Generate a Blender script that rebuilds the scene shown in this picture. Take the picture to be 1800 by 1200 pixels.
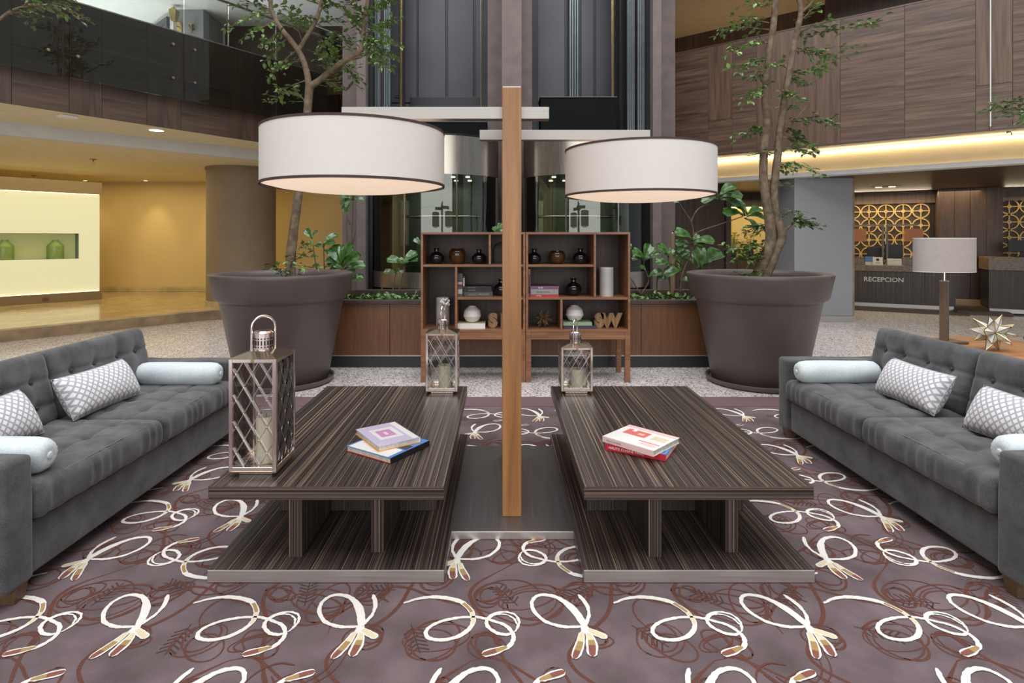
import bpy, bmesh, math, random
from math import sin, cos, pi, radians, sqrt, atan2
from mathutils import Vector, Matrix, noise as mnoise
for o in list(bpy.data.objects): bpy.data.objects.remove(o, do_unlink=True)
SC = bpy.context.scene
C = SC.collection
R = random.Random(7)

# ------------------------------------------------------------------ camera, light, exposure
F = 1000.0; VX, VY, EYE = 882.0, 420.0, 1.4
cam_d = bpy.data.cameras.new('camera'); cam = bpy.data.objects.new('camera', cam_d); C.objects.link(cam)
cam.location = (0, 0, EYE); cam.rotation_euler = (pi/2, 0, 0)
cam_d.sensor_width = 36; cam_d.lens = F/1800*36
cam_d.shift_x = (900-VX)/1800; cam_d.shift_y = -(600-VY)/1800
cam_d.clip_start = .05; cam_d.clip_end = 100
SC.camera = cam
SC.view_settings.view_transform = 'Standard'; SC.view_settings.look = 'None'
SC.view_settings.exposure = 0.0; SC.view_settings.gamma = 1; SC.view_settings.use_curve_mapping = False

w = bpy.data.worlds.new('world'); SC.world = w; w.use_nodes = True
w.node_tree.nodes['Background'].inputs[0].default_value = (.88, .93, 1, 1)
w.node_tree.nodes['Background'].inputs[1].default_value = .32

def area(name, loc, size, power, col=(1, 1, 1), rot=(0, 0, 0), spread=pi):
    d = bpy.data.lights.new(name, 'AREA'); d.shape = 'RECTANGLE'; d.size, d.size_y = size
    d.energy = power; d.color = col; d.spread = spread
    o = bpy.data.objects.new(name, d); C.objects.link(o); o.location = loc; o.rotation_euler = rot
    return o
def spot(name, loc, power, col, rot, angle=70, blend=.8, r=.04):
    d = bpy.data.lights.new(name, 'SPOT'); d.energy = power; d.color = col; d.spot_size = radians(angle)
    d.spot_blend = blend; d.shadow_soft_size = r
    o = bpy.data.objects.new(name, d); C.objects.link(o); o.location = loc; o.rotation_euler = rot
    return o
WARM = (1, .78, .46); YEL = (1, .85, .44)
area('skylight', (.3, 2.6, 9.6), (10, 11), 1500, (.97, .98, 1))
area('front_fill_light', (0, -6.6, 3.4), (13, 5.6), 620, (1, .99, .97), (radians(90), 0, 0))  # broad fill added behind the camera to brighten surfaces facing it
area('lobby_light', (-8.2, 10.6, 2.68), (4.2, 4.0), 82, YEL)
spot('soffit_light', (-4.58, 7.55, 2.81), 25, WARM, (0, 0, 0), 110, .6)
area('reception_light', (8.4, 11.7, 2.38), (2.4, 1.0), 42, WARM, (0, 0, radians(-30)))
area('corridor_light', (5.6, 11.9, 2.3), (1.6, .5), 22, YEL)
area('gallery_left_light', (-8.4, 10.6, 3.45), (4, 3), 300, (.84, .92, 1), (pi, 0, 0))
area('gallery_right_fill', (5.0, 11.5, 3.4), (2, 1), 40, WARM, (pi, 0, 0))  # unseen uplight added to brighten the right gallery ceiling
for i, xx in enumerate((-9.36, -8.0, -6.6)):
    spot('wall_washer', (xx, 12.75, 2.66), (10, 22, 16)[i], YEL, (radians(14), 0, 0), 62, .9)

# ------------------------------------------------------------------ helpers
def px(x, y, Y):                       # where pixel (x, y) lies at depth Y
    return Vector(((x-VX)*Y/F, Y, EYE-(y-VY)*Y/F))
def lin(c):
    return tuple((v/12.92 if v <= .04045 else ((v+.055)/1.055)**2.4) for v in (k/255 for k in c)) + (1,)

class NT:
    def __init__(s, name):
        s.m = bpy.data.materials.new(name); s.m.use_nodes = True
        s.t = s.m.node_tree; s.n = s.t.nodes; s.l = s.t.links
        s.b = s.n['Principled BSDF']; s.out = s.n['Material Output']
    def node(s, typ, ins=None, **kw):
        x = s.n.new(typ)
        for k, v in kw.items(): setattr(x, k, v)
        for k, v in (ins or {}).items(): s.put(x.inputs[k], v)
        return x
    def put(s, sock, v):
        if isinstance(v, bpy.types.NodeSocket): s.l.new(v, sock)
        else: sock.default_value = v
    def math(s, op, a, b=0.0, c=None):
        x = s.n.new('ShaderNodeMath'); x.operation = op
        s.put(x.inputs[0], a); s.put(x.inputs[1], b)
        if c is not None: s.put(x.inputs[2], c)
        return x.outputs[0]
    def mix(s, f, a, b):
        x = s.n.new('ShaderNodeMix'); x.data_type = 'RGBA'
        s.put(x.inputs[0], f); s.put(x.inputs[6], a); s.put(x.inputs[7], b)
        return x.outputs[2]
    def coord(s, scale=(1, 1, 1), kind='Object', rot=(0, 0, 0)):
        tc = s.n.new('ShaderNodeTexCoord'); mp = s.n.new('ShaderNodeMapping')
        mp.inputs['Scale'].default_value = scale; mp.inputs['Rotation'].default_value = rot
        s.l.new(tc.outputs[kind], mp.inputs[0]); return mp.outputs[0]
    def noise(s, vec, scale=5, detail=2, rough=.5, dist=0):
        x = s.node('ShaderNodeTexNoise', {'Vector': vec, 'Scale': scale, 'Detail': detail, 'Roughness': rough, 'Distortion': dist})
        return x.outputs['Fac']
    def ramp(s, fac, stops):
        x = s.n.new('ShaderNodeValToRGB'); s.put(x.inputs[0], fac)
        e = x.color_ramp.elements
        while len(e) < len(stops): e.new(.5)
        for q, (p, c) in zip(e, stops): q.position = p; q.color = c if len(c) == 4 else lin(c)
        return x.outputs[0]
    def bump(s, h, strength=.3, dist=.01):
        x = s.node('ShaderNodeBump', {'Height': h, 'Strength': strength, 'Distance': dist}); s.l.new(x.outputs[0], s.b.inputs['Normal'])
    def set(s, col=None, rough=None, metal=None, spec=None, **kw):
        if col is not None: s.put(s.b.inputs['Base Color'], lin(col) if isinstance(col, tuple) and len(col) == 3 else col)
        if rough is not None: s.put(s.b.inputs['Roughness'], rough)
        if metal is not None: s.put(s.b.inputs['Metallic'], metal)
        if spec is not None: s.put(s.b.inputs['Specular IOR Level'], spec)
        for k, v in kw.items(): s.put(s.b.inputs[k], v)
        return s.m

def plain(name, col, rough=.6, metal=0, var=.06, scale=6, bump=0, **kw):
    t = NT(name); v = t.coord(); n = t.noise(v, scale, 3)
    c = lin(col); d = tuple(k*(1-var*2) for k in c[:3])+(1,); e = tuple(min(1, k*(1+var*2)) for k in c[:3])+(1,)
    m = t.set(t.ramp(n, [(.3, d), (.7, e)]), rough, metal, **kw)
    if bump: t.bump(t.noise(v, scale*14, 2), bump, .004)
    return m
def emis(name, col, strength):
    t = NT(name); return t.set(col, .6, **{'Emission Color': lin(col), 'Emission Strength': strength})
def wood(name, cols, axis=0, scale=1.0, rough=.45, fig=7.0, bump=.08):
    t = NT(name)
    s = [13*scale]*3; s[axis] = .7*scale
    v = t.coord(tuple(s)); n = t.noise(v, 1.5, 5, .62, .9)
    s2 = [90*scale]*3; s2[axis] = 2*scale
    n2 = t.noise(t.coord(tuple(s2)), 1.6, 2)
    r = t.math('ADD', t.math('MULTIPLY', n, .8), t.math('MULTIPLY', n2, .22))
    k = len(cols)
    m = t.set(t.ramp(r, [(.30+.42*i/(k-1), c) for i, c in enumerate(cols)]), rough)
    if bump: t.bump(n2, bump, .002)
    return m
def zebrano(name, axis):
    t = NT(name)
    s = [230.0]*3; s[axis] = .3
    n = t.noise(t.coord(tuple(s)), 1.0, 3, .65, .12)
    s2 = [300.0]*3; s2[axis] = .5
    n2 = t.noise(t.coord(tuple(s2)), 1.0, 1)
    s3 = [16.0]*3; s3[axis] = .15
    n3 = t.noise(t.coord(tuple(s3)), 1.0, 1)
    r = t.math('ADD', t.math('ADD', t.math('MULTIPLY', n, .46), t.math('MULTIPLY', n2, .48)), t.math('MULTIPLY', n3, .08))
    m = t.set(t.ramp(r, [(.42, (36, 31, 30)), (.51, (62, 54, 51)), (.56, (80, 69, 63)), (.60, (116, 98, 84)), (.67, (186, 160, 128))]), .38, 0, .4)
    return m
def glass(name, tint=(235, 245, 240), rough=0.0, refl=1.0, dens=None):
    t = NT(name); t.n.remove(t.b)
    tr = t.node('ShaderNodeBsdfTransparent', {'Color': lin(tint)})
    gl = t.node('ShaderNodeBsdfGlossy', {'Color': (1, 1, 1, 1), 'Roughness': rough})
    fr = t.node('ShaderNodeFresnel', {'IOR': 1.5})
    mx = t.node('ShaderNodeMixShader', {0: t.math('MULTIPLY', fr.outputs[0], refl), 1: tr.outputs[0], 2: gl.outputs[0]})
    t.l.new(mx.outputs[0], t.out.inputs[0]); return t.m
def brushed(name, col, axis=0, rough=.28):
    t = NT(name); s = [160.0]*3; s[axis] = 1.0
    n = t.noise(t.coord(tuple(s)), 2, 3)
    c = lin(col); d = tuple(k*.82 for k in c[:3])+(1,)
    rr = t.math('ADD', t.math('MULTIPLY', n, .16), rough-.08)
    return t.set(t.ramp(n, [(.3, d), (.7, c)]), rr, 1.0)

class MB:                               # collects pieces, links ONE mesh object
    def __init__(s): s.v = []; s.f = []; s.mi = []; s.cur = 0
    def add(s, vs, fs, M=None):
        o = len(s.v)
        s.v += [(M @ Vector(p)) if M is not None else Vector(p) for p in vs]
        s.f += [tuple(i+o for i in q) for q in fs]; s.mi += [s.cur]*len(fs); return s
    def box(s, a, b, M=None, ch=0.0):
        x0, y0, z0 = (min(p, q) for p, q in zip(a, b)); x1, y1, z1 = (max(p, q) for p, q in zip(a, b))
        if ch <= 0:
            return s.add([(x0,y0,z0),(x1,y0,z0),(x1,y1,z0),(x0,y1,z0),(x0,y0,z1),(x1,y0,z1),(x1,y1,z1),(x0,y1,z1)],
                         [(0,3,2,1),(4,5,6,7),(0,1,5,4),(1,2,6,5),(2,3,7,6),(3,0,4,7)], M)
        bm = bmesh.new(); bmesh.ops.create_cube(bm, size=1)
        for v in bm.verts: v.co = Vector(((x0+x1)/2+v.co.x*(x1-x0), (y0+y1)/2+v.co.y*(y1-y0), (z0+z1)/2+v.co.z*(z1-z0)))
        c = min(ch, (x1-x0)*.45, (y1-y0)*.45, (z1-z0)*.45)
        bmesh.ops.bevel(bm, geom=bm.edges[:], offset=c, segments=2, profile=.5, affect='EDGES')
        return s.bm(bm, M)
    def bm(s, bm, M=None):
        bm.verts.index_update()
        s.add([v.co.copy() for v in bm.verts], [[v.index for v in f.verts] for f in bm.faces], M); bm.free(); return s
    def prism(s, poly, z0, z1, M=None):
        n = len(poly)
        vs = [(p[0], p[1], z0) for p in poly]+[(p[0], p[1], z1) for p in poly]
        fs = [tuple(range(n-1, -1, -1)), tuple(range(n, 2*n))]+[(i, (i+1) % n, n+(i+1) % n, n+i) for i in range(n)]
        return s.add(vs, fs, M)
    def lathe(s, prof, seg=32, M=None, ripple=None):
        vs = []; fs = []; n = len(prof)
        for i in range(seg):
            a = 2*pi*i/seg
            for j, (r, z) in enumerate(prof):
                k = ripple(a, j) if ripple else 1
                vs.append((r*k*cos(a), r*k*sin(a), z))
        for i in range(seg):
            for j in range(n-1):
                a, b = i*n+j, ((i+1) % seg)*n+j
                fs.append((a, b, b+1, a+1))
        closed = prof[0] == prof[-1]
        if prof[0][0] > 1e-5 and not closed: fs.append(tuple(i*n for i in range(seg-1, -1, -1)))
        if prof[-1][0] > 1e-5 and not closed: fs.append(tuple(i*n+n-1 for i in range(seg)))
        return s.add(vs, fs, M)
    def tube(s, pts, rad, seg=8, M=None, cap=True):
        pts = [Vector(p) for p in pts]; n = len(pts)
        rr = rad if isinstance(rad, (list, tuple)) else [rad]*n
        vs = []; fs = []; up = None
        for i, p in enumerate(pts):
            d = (pts[min(i+1, n-1)]-pts[max(i-1, 0)]).normalized()
            if up is None:
                up = Vector((0, 0, 1)) if abs(d.z) < .9 else Vector((1, 0, 0))
            x = (up-d*up.dot(d)).normalized(); y = d.cross(x); up = x
            for k in range(seg):
                a = 2*pi*k/seg; vs.append(p+(x*cos(a)+y*sin(a))*rr[i])
        for i in range(n-1):
            for k in range(seg):
                a, b = i*seg+k, i*seg+(k+1) % seg
                fs.append((a, b, b+seg, a+seg))
        if cap: fs += [tuple(range(seg-1, -1, -1)), tuple(range((n-1)*seg, n*seg))]
        return s.add(vs, fs, M)
    def bar(s, a, b, wx, wy, M=None):   # rectangular bar from a to b
        a, b = Vector(a), Vector(b); d = (b-a).normalized()
        up = Vector((0, 0, 1)) if abs(d.z) < .95 else Vector((0, 1, 0))
        x = d.cross(up).normalized()*wx/2; y = x.normalized().cross(d)*wy/2
        vs = [a-x-y, a+x-y, a+x+y, a-x+y, b-x-y, b+x-y, b+x+y, b-x+y]
        return s.add(vs, [(0,3,2,1),(4,5,6,7),(0,1,5,4),(1,2,6,5),(2,3,7,6),(3,0,4,7)], M)
    def mesh(s, name, mats, smooth=False):
        me = bpy.data.meshes.new(name); me.from_pydata([tuple(v) for v in s.v], [], s.f)
        for m in (mats if isinstance(mats, (list, tuple)) else [mats]): me.materials.append(m)
        if max(s.mi or [0]): me.polygons.foreach_set('material_index', s.mi)
        bm = bmesh.new(); bm.from_mesh(me); bmesh.ops.recalc_face_normals(bm, faces=bm.faces); bm.to_mesh(me); bm.free()
        if smooth:
            me.polygons.foreach_set('use_smooth', [True]*len(me.polygons))
            me.set_sharp_from_angle(angle=radians(38 if smooth is True else smooth))
        me.update(); return me
    def build(s, name, mats, parent=None, smooth=False, label=None, kind=None, loc=None, rot=None):
        return put(name, s.mesh(name, mats, smooth), parent, label, kind, loc, rot)
def put(name, me, parent=None, label=None, kind=None, loc=None, rot=None):
    o = bpy.data.objects.new(name, me); C.objects.link(o)
    if parent: o.parent = parent
    if label: o['label'] = label
    if kind: o['kind'] = kind
    if loc is not None: o.location = loc
    if rot is not None: o.rotation_euler = rot
    return o
def T(name, label, cat, loc=(0, 0, 0), rz=0, group=None):
    o = bpy.data.objects.new(name, None); C.objects.link(o); o.empty_display_size = .1
    o.location = loc; o.rotation_euler = (0, 0, rz); return tag(o, label, cat, group)
def tag(o, label, cat, group=None):
    o['label'] = label; o['category'] = cat
    if group: o['group'] = group
    return o
def copy_tree(o, parent=None):
    c = o.copy(); C.objects.link(c)
    if parent: c.parent = parent
    for ch in [k for k in KIDS(o)]: copy_tree(ch, c)
    return c
def KIDS(o): return [k for k in bpy.data.objects if k.parent == o]
def clone(o, label, loc, rz=None, group=None):
    c = copy_tree(o); c['label'] = label; c.location = loc
    if rz is not None: c.rotation_euler = (0, 0, rz)
    if group: c['group'] = group
    return c
def struct(name, mb, mat, smooth=False): return mb.build(name, mat, smooth=smooth, kind='structure')
def rbox(mb, a, b, r, n=(8, 8, 4), disp=None, M=None):      # soft rounded box with displaced surface
    c = [(p+q)/2 for p, q in zip(a, b)]; h = [abs(q-p)/2 for p, q in zip(a, b)]
    def ticks(k):
        m = n[k]; e = [-h[k], -h[k]+r*.3, -h[k]+r*.65]
        inner = [-h[k]+r+(2*(h[k]-r))*i/m for i in range(m+1)]
        return e+inner+[-q for q in reversed(e)]
    tk = [ticks(k) for k in range(3)]
    idx = {}; vs = []; fs = []
    def vert(p):
        key = tuple(round(q, 5) for q in p)
        if key not in idx: idx[key] = len(vs); vs.append(p)
        return idx[key]
    for ax in range(3):
        u, v = (ax+1) % 3, (ax+2) % 3
        for sg in (-1, 1):
            for i in range(len(tk[u])-1):
                for j in range(len(tk[v])-1):
                    q = []
                    for (ii, jj) in ((i, j), (i+1, j), (i+1, j+1), (i, j+1)):
                        p = [0, 0, 0]; p[ax] = sg*h[ax]; p[u] = tk[u][ii]; p[v] = tk[v][jj]; q.append(vert(tuple(p)))
                    fs.append(tuple(q if sg > 0 else q[::-1]))
    out = []
    for p in vs:
        q = Vector([max(-(h[k]-r), min(h[k]-r, p[k])) for k in range(3)]); d = Vector(p)-q
        nn = d.normalized() if d.length > 1e-6 else Vector((0, 0, 1))
        pt = q+nn*r
        if disp: pt = disp(pt, nn, h)
        out.append(pt+Vector(c))
    return mb.add(out, fs, M)
def text_mesh(body, size, depth, mat, bold=0.0, align='CENTER'):
    cu = bpy.data.curves.new('text', 'FONT'); cu.body = body; cu.size = size; cu.extrude = depth/2; cu.offset = bold
    cu.align_x = align; cu.align_y = 'BOTTOM_BASELINE'; cu.resolution_u = 3
    o = bpy.data.objects.new('text', cu); C.objects.link(o)
    dg = bpy.context.evaluated_depsgraph_get(); me = bpy.data.meshes.new_from_object(o.evaluated_get(dg))
    bpy.data.objects.remove(o, do_unlink=True); bpy.data.curves.remove(cu)
    me.materials.clear(); me.materials.append(mat); return me

# ------------------------------------------------------------------ materials
M = {}
M['yellow_wall'] = plain('cream_plaster', (214, 186, 132), .6, var=.02, scale=1)
M['ceil_warm'] = plain('warm_white_ceiling', (222, 208, 170), .8, var=.02)
M['white_paint'] = plain('white_paint', (206, 204, 200), .8, var=.02)
M['taupe'] = plain('taupe_plaster', (112, 100, 97), .8, bump=.15, var=.07)
M['taupe_col'] = plain('taupe_column_paint', (140, 122, 98), .7, var=.03)
M['grey_col'] = plain('grey_column_paint', (146, 148, 151), .6, var=.008, scale=1)
M['marble'] = plain('beige_marble', (190, 168, 128), .16, var=.12, scale=2.4)
M['marble_edge'] = plain('brown_marble_edge', (150, 128, 100), .35, var=.15, scale=5)
M['black_metal'] = plain('black_metal', (24, 25, 28), .4, .3)
M['charcoal'] = plain('charcoal_sheet_metal', (76, 76, 82), .45, .2, var=.08, scale=1.2)
M['black_paint'] = plain('black_paint', (40, 42, 46), .4)
M['walnut_h'] = wood('walnut_veneer_horizontal', [(44, 33, 27), (80, 61, 50), (104, 81, 66), (124, 100, 83)], 0, .9, .4)
M['walnut_v'] = wood('walnut_veneer_vertical', [(54, 39, 31), (84, 63, 51), (104, 80, 65), (122, 97, 80)], 2, .7, .4)
M['dark_wood_v'] = wood('dark_walnut_boards', [(38, 24, 16), (62, 42, 29), (84, 60, 42)], 2, .8, .4)
M['planter_wood'] = wood('brown_laminate', [(92, 60, 40), (110, 74, 49), (124, 86, 58)], 2, 2.2, .35)
M['case_wood'] = wood('walnut_bookcase_wood', [(108, 72, 48), (140, 96, 66), (164, 116, 82)], 0, 1.0, .35)
M['case_back'] = wood('dark_walnut_back', [(52, 40, 36), (70, 54, 47), (86, 68, 60)], 2, .9, .45)
M['teak'] = wood('teak_post', [(124, 82, 44), (154, 106, 60), (176, 126, 76)], 2, 1.0, .38)
M['table_wood'] = wood('oak_table', [(128, 84, 48), (160, 108, 66), (180, 128, 84)], 0, .9, .4)
M['lamp_wood'] = wood('brown_lamp_wood', [(78, 62, 48), (104, 84, 66), (122, 100, 80)], 2, 1.2, .45)
M['letter_wood'] = wood('light_oak_letters', [(118, 88, 58), (156, 120, 82), (178, 144, 104)], 2, 1.5, .6)
M['zeb_y'] = zebrano('zebrano_lengthways', 1); M['zeb_x'] = zebrano('zebrano_crossways', 0); M['zeb_z'] = zebrano('zebrano_upright', 2)
M['steel'] = brushed('brushed_steel', (214, 208, 204), 0, .5)
M['steel_arm'] = brushed('brushed_steel_arm', (158, 154, 150), 0, .42)
M['steel_v'] = brushed('brushed_steel_upright', (190, 184, 174), 2, .28)
M['dark_steel'] = brushed('dark_steel_plate', (150, 146, 146), 1, .42)
M['nickel'] = plain('polished_nickel', (244, 234, 228), .17, 1.0, var=.02)
M['nickel_matt'] = plain('nickel_plate', (190, 172, 150), .22, 1.0, var=.03)
M['brass'] = plain('brass', (190, 170, 122), .25, 1.0)
M['gold'] = plain('gilt_metal', (204, 172, 106), .45, .35)
M['glass'] = glass('clear_glass', (251, 252, 251))
M['smoke_glass'] = glass('smoky_balustrade_glass', (222, 224, 218), 0, .9)
M['cab_glass'] = glass('green_cab_glass', (206, 212, 202), 0, 1.8)
M['cab_inside'] = plain('cab_lining', (98, 104, 94), .34, .75, var=.12, scale=1.5)
M['rib'] = plain('ribbed_channel', (120, 130, 134), .3, .6)
M['pot'] = plain('taupe_plastic', (92, 82, 80), .42, var=.03)
M['soil'] = plain('dark_soil', (46, 36, 28), .95, var=.3, scale=40, bump=.6)
M['bark'] = plain('grey_brown_bark', (112, 96, 78), .9, var=.22, scale=18, bump=.6)
M['stem'] = plain('brown_stem', (92, 76, 60), .8, var=.2, scale=20)
M['leaf'] = plain('ficus_leaf', (98, 128, 66), .34, var=.3, scale=3, **{'Coat Weight': .2})
M['leaf_b'] = plain('fiddle_leaf', (66, 100, 46), .26, var=.3, scale=4, **{'Coat Weight': .35})
M['leaf_c'] = plain('groundcover_leaf', (84, 122, 60), .4, var=.35, scale=14)
M['shade'] = plain('white_linen_shade', (226, 220, 214), .9, var=.005, scale=30, bump=.15)
M['shade_grey'] = plain('grey_linen_shade', (176, 166, 160), .9, var=.02, scale=30)
M['shade_trim'] = plain('brown_trim', (74, 56, 54), .8)
M['diffuser'] = emis('lamp_diffuser', (255, 230, 204), .62)
M['candle'] = plain('ivory_candle_wax', (240, 228, 206), .5, var=.03, **{'Subsurface Weight': .2})
M['wick'] = plain('candle_wick', (40, 34, 30), .9)
M['black_glass'] = plain('black_glass', (14, 18, 24), .07, 0, var=.2, **{'Coat Weight': .6})
M['amber'] = plain('amber_glass', (74, 46, 16), .08, 0, var=.3, **{'Coat Weight': .6})
M['white_ceramic'] = plain('white_ceramic', (226, 222, 218), .4, var=.02)
M['capiz'] = plain('white_capiz', (214, 214, 206), .35, var=.1, scale=20)
M['antique_gold'] = plain('antique_brass', (128, 106, 78), .4, .5, var=.2)
M['gunmetal'] = plain('page_edge', (196, 190, 178), .8, var=.1, scale=60)
M['green_glass'] = plain('green_frosted_glass', (138, 166, 98), .3, var=.08)
M['granite'] = plain('brown_granite', (120, 100, 80), .3, var=.25, scale=30)
M['foot'] = wood('sofa_foot_wood', [(84, 62, 46), (112, 86, 66)], 2, 2, .5)
M['door_grey'] = plain('grey_door', (104, 112, 124), .5)
M['walnut_shaded_h'] = wood('shaded_walnut_veneer_horizontal', [(40, 29, 23), (60, 45, 36), (78, 60, 48), (92, 72, 58)], 0, .55, .4)  # same walnut as the right gallery, with shade put into its colour
M['walnut_shaded_v'] = wood('shaded_walnut_veneer_upright', [(40, 29, 23), (60, 45, 36), (78, 60, 48), (92, 72, 58)], 2, .7, .4)  # upright grain of the walnut, shade mixed into the tones likewise
M['black_box'] = plain('matt_black_housing', (15, 16, 17), .8, 0, **{'Specular IOR Level': .15})
M['wool_rust'] = plain('rust_brown_pile', (96, 57, 46), .97, var=.1, scale=150, bump=.4)
M['fern'] = plain('dark_fern_pile', (72, 46, 40), .97, var=.06, scale=200)
for nm, col in dict(white=(236, 234, 230), red=(190, 40, 52), blue=(86, 134, 200), black=(30, 30, 34), navy=(54, 60, 76), mauve=(124, 84, 112),
                    teal=(96, 122, 134), brown=(76, 64, 60), sage=(150, 172, 140), cream=(224, 212, 180), orange=(232, 160, 40), lilac=(206, 196, 222),
                    pink=(214, 150, 196), coral=(222, 120, 112), grey=(150, 150, 150), palered=(236, 200, 196), yellow=(226, 196, 60)).items():
    M['p_'+nm] = plain('print_'+nm, col, .4, var=.03)

def mk_terrazzo():
    t = NT('granite_terrazzo'); v = t.coord()
    a = t.node('ShaderNodeTexVoronoi', {'Vector': v, 'Scale': 95}).outputs['Color']
    sp = t.node('ShaderNodeSeparateColor', {0: a}).outputs[0]
    n = t.noise(v, 150, 2)
    r = t.math('ADD', t.math('MULTIPLY', sp, .75), t.math('MULTIPLY', n, .3))
    t.set(t.ramp(r, [(.12, (70, 64, 64)), (.24, (134, 122, 120)), (.46, (206, 197, 194)), (.85, (232, 228, 226))]), .22)
    return t.m
M['terrazzo'] = mk_terrazzo()
def mk_fabric(name, ca, cb, scale=420):
    t = NT(name); v = t.coord()
    wv = t.noise(v, scale, 2, .7); n = t.noise(v, 9, 3); 
    r = t.math('ADD', t.math('MULTIPLY', wv, .6), t.math('MULTIPLY', n, .4))
    t.set(t.ramp(r, [(.36, ca), (.64, cb)]), .92, 0, .2, **{'Sheen Weight': .25})
    t.bump(wv, .35, .003); return t.m
M['sofa'] = mk_fabric('charcoal_sofa_weave', (48, 47, 49), (104, 103, 104))
M['piping'] = plain('pale_piping', (120, 118, 118), .9)
M['button'] = plain('dark_button_fabric', (62, 61, 64), .9)
M['bolster'] = mk_fabric('pale_blue_velvet', (188, 198, 202), (216, 224, 226), 160)
def mk_diamond():
    t = NT('diamond_weave'); tc = t.n.new('ShaderNodeTexCoord')
    sx = t.node('ShaderNodeSeparateXYZ', {0: tc.outputs['UV']})
    u = t.math('MULTIPLY', sx.outputs[0], 13.0); v = t.math('MULTIPLY', sx.outputs[1], 6.0)
    a = t.math('PINGPONG', t.math('ADD', t.math('ADD', u, v), 40), .5); b = t.math('PINGPONG', t.math('ADD', t.math('SUBTRACT', u, v), 40), .5)
    m = t.math('GREATER_THAN', t.math('MINIMUM', a, b), .165)
    n = t.noise(t.coord(), 300, 2)
    t.set(t.mix(m, lin((166, 164, 172)), t.mix(n, lin((214, 212, 212)), lin((240, 238, 236)))), .7, **{'Sheen Weight': .2}); return t.m
M['diamond'] = mk_diamond()
def mk_carpet():
    t = NT('aubergine_carpet_pile'); v0 = t.coord()
    n = t.noise(v0, 4.5, 4); f = t.noise(v0, 420, 2)
    base = t.ramp(n, [(.3, (94, 79, 81)), (.7, (130, 112, 115))])
    col = t.mix(t.math('MULTIPLY', t.math('SUBTRACT', f, .30), .8), base, lin((58, 46, 48)))
    t.set(col, .97, 0, .1, **{'Sheen Weight': .1}); t.bump(f, .6, .006); return t.m
M['carpet'] = mk_carpet()
M['wool_white'] = plain('ivory_pile', (236, 230, 222), .97, var=.04, scale=200, bump=.4)
M['wool_cream'] = plain('cream_pile', (222, 208, 172), .97, var=.05, scale=200, bump=.4)
M['wool_gold'] = plain('gold_pile', (168, 138, 88), .97, var=.06, scale=200, bump=.4)
M['wool_red'] = plain('rust_pile', (134, 82, 70), .97, var=.06, scale=200, bump=.4)
# ------------------------------------------------------------------ the setting
fl = struct('floor', MB().box((-16, -7, -.03), (14, 15, -.006)), M['terrazzo'])
tile = MB().box((-.2985, -.2985, -.006), (.2985, .2985, 0), ch=.0015).mesh('tile', M['terrazzo'])
for i in range(-12, 16):
    for j in range(11):
        X, Y = i*.6+.3, 5.35+j*.6
        if Y > 9.6 and X < -5: continue
        if Y > 6.5 and -2.4 < X < 2.6: continue
        put('tile', tile, fl, loc=(X, Y, 0))
struct('wall_front', MB().box((-16, -7.2, 0), (-7, -7, 10)).box((7, -7.2, 0), (14, -7, 10)).box((-7, -7.2, 6.4), (7, -7, 10)).box((-7, -7.2, 0), (7, -7, .4)), M['taupe'])
wn = struct('window_1', MB().box((-7, -7.13, .4), (7, -7.1, 6.4)), M['glass'])  # unseen glazing added to go with the front fill light
for k in range(8): MB().box((-7+2*k-.04, -7.16, .4), (-7+2*k+.04, -7.04, 6.4)).build('mullion', M['charcoal'], wn)
for z in (.4, 2.6, 6.36): MB().box((-7, -7.16, z), (7, -7.04, z+.06)).build('transom', M['charcoal'], wn)
# raised marble floor of the left lobby
plat = [(-4.97, 10.0), (-6.8, 7.7), (-9.3, 4.56), (-15.5, 4.56), (-15.5, 14), (-4.45, 14), (-4.45, 10.35)]
pf = struct('floor', MB().prism(plat, 0, .155), M['marble_edge'])
MB().prism([(p[0]*1.0, p[1]) for p in plat], .155, .18).build('floor_slab', M['marble'], pf)
struct('trim_1', MB().box((-4.75, 9.78, 0), (-4.3, 10.34, .2), ch=.01), M['marble'])
struct('wall_back', MB().box((-16, 13.2, 0), (-5.5, 13.4, 3.2)).prism([(-5.6, 13.2), (-2.4, 11.4), (-2.4, 11.6), (-5.6, 13.4)], 0, 3.2), M['yellow_wall'])
struct('wall_left', MB().box((-16.2, -7, 0), (-16, 15, 6.2)), M['yellow_wall'])
struct('baseboard_back', MB().box((-16, 13.16, .18), (-5.5, 13.2, .29), ch=.01), M['marble'])
# galleries
def wall_line(O, ang): return Matrix.Translation(Vector((O[0], O[1], 0))) @ Matrix.Rotation(ang, 4, 'Z')
LA = atan2(.826, .564); LO = (-5.33, 6.04)
RA = atan2(-.628, .778); RO = (3.66, 9.86)
def tpar(x, O, ang):
    r = (x-VX)/F; return (r*O[1]-O[0])/(cos(ang)-r*sin(ang))
gl = MB().box((-4.2, .02, 2.86), (5.5, .16, 4.14)).build('wall_left_gallery', M['dark_wood_v'], kind='structure', loc=(LO[0], LO[1], 0), rot=(0, 0, LA))
gl.name = 'wall_left_upper'
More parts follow.
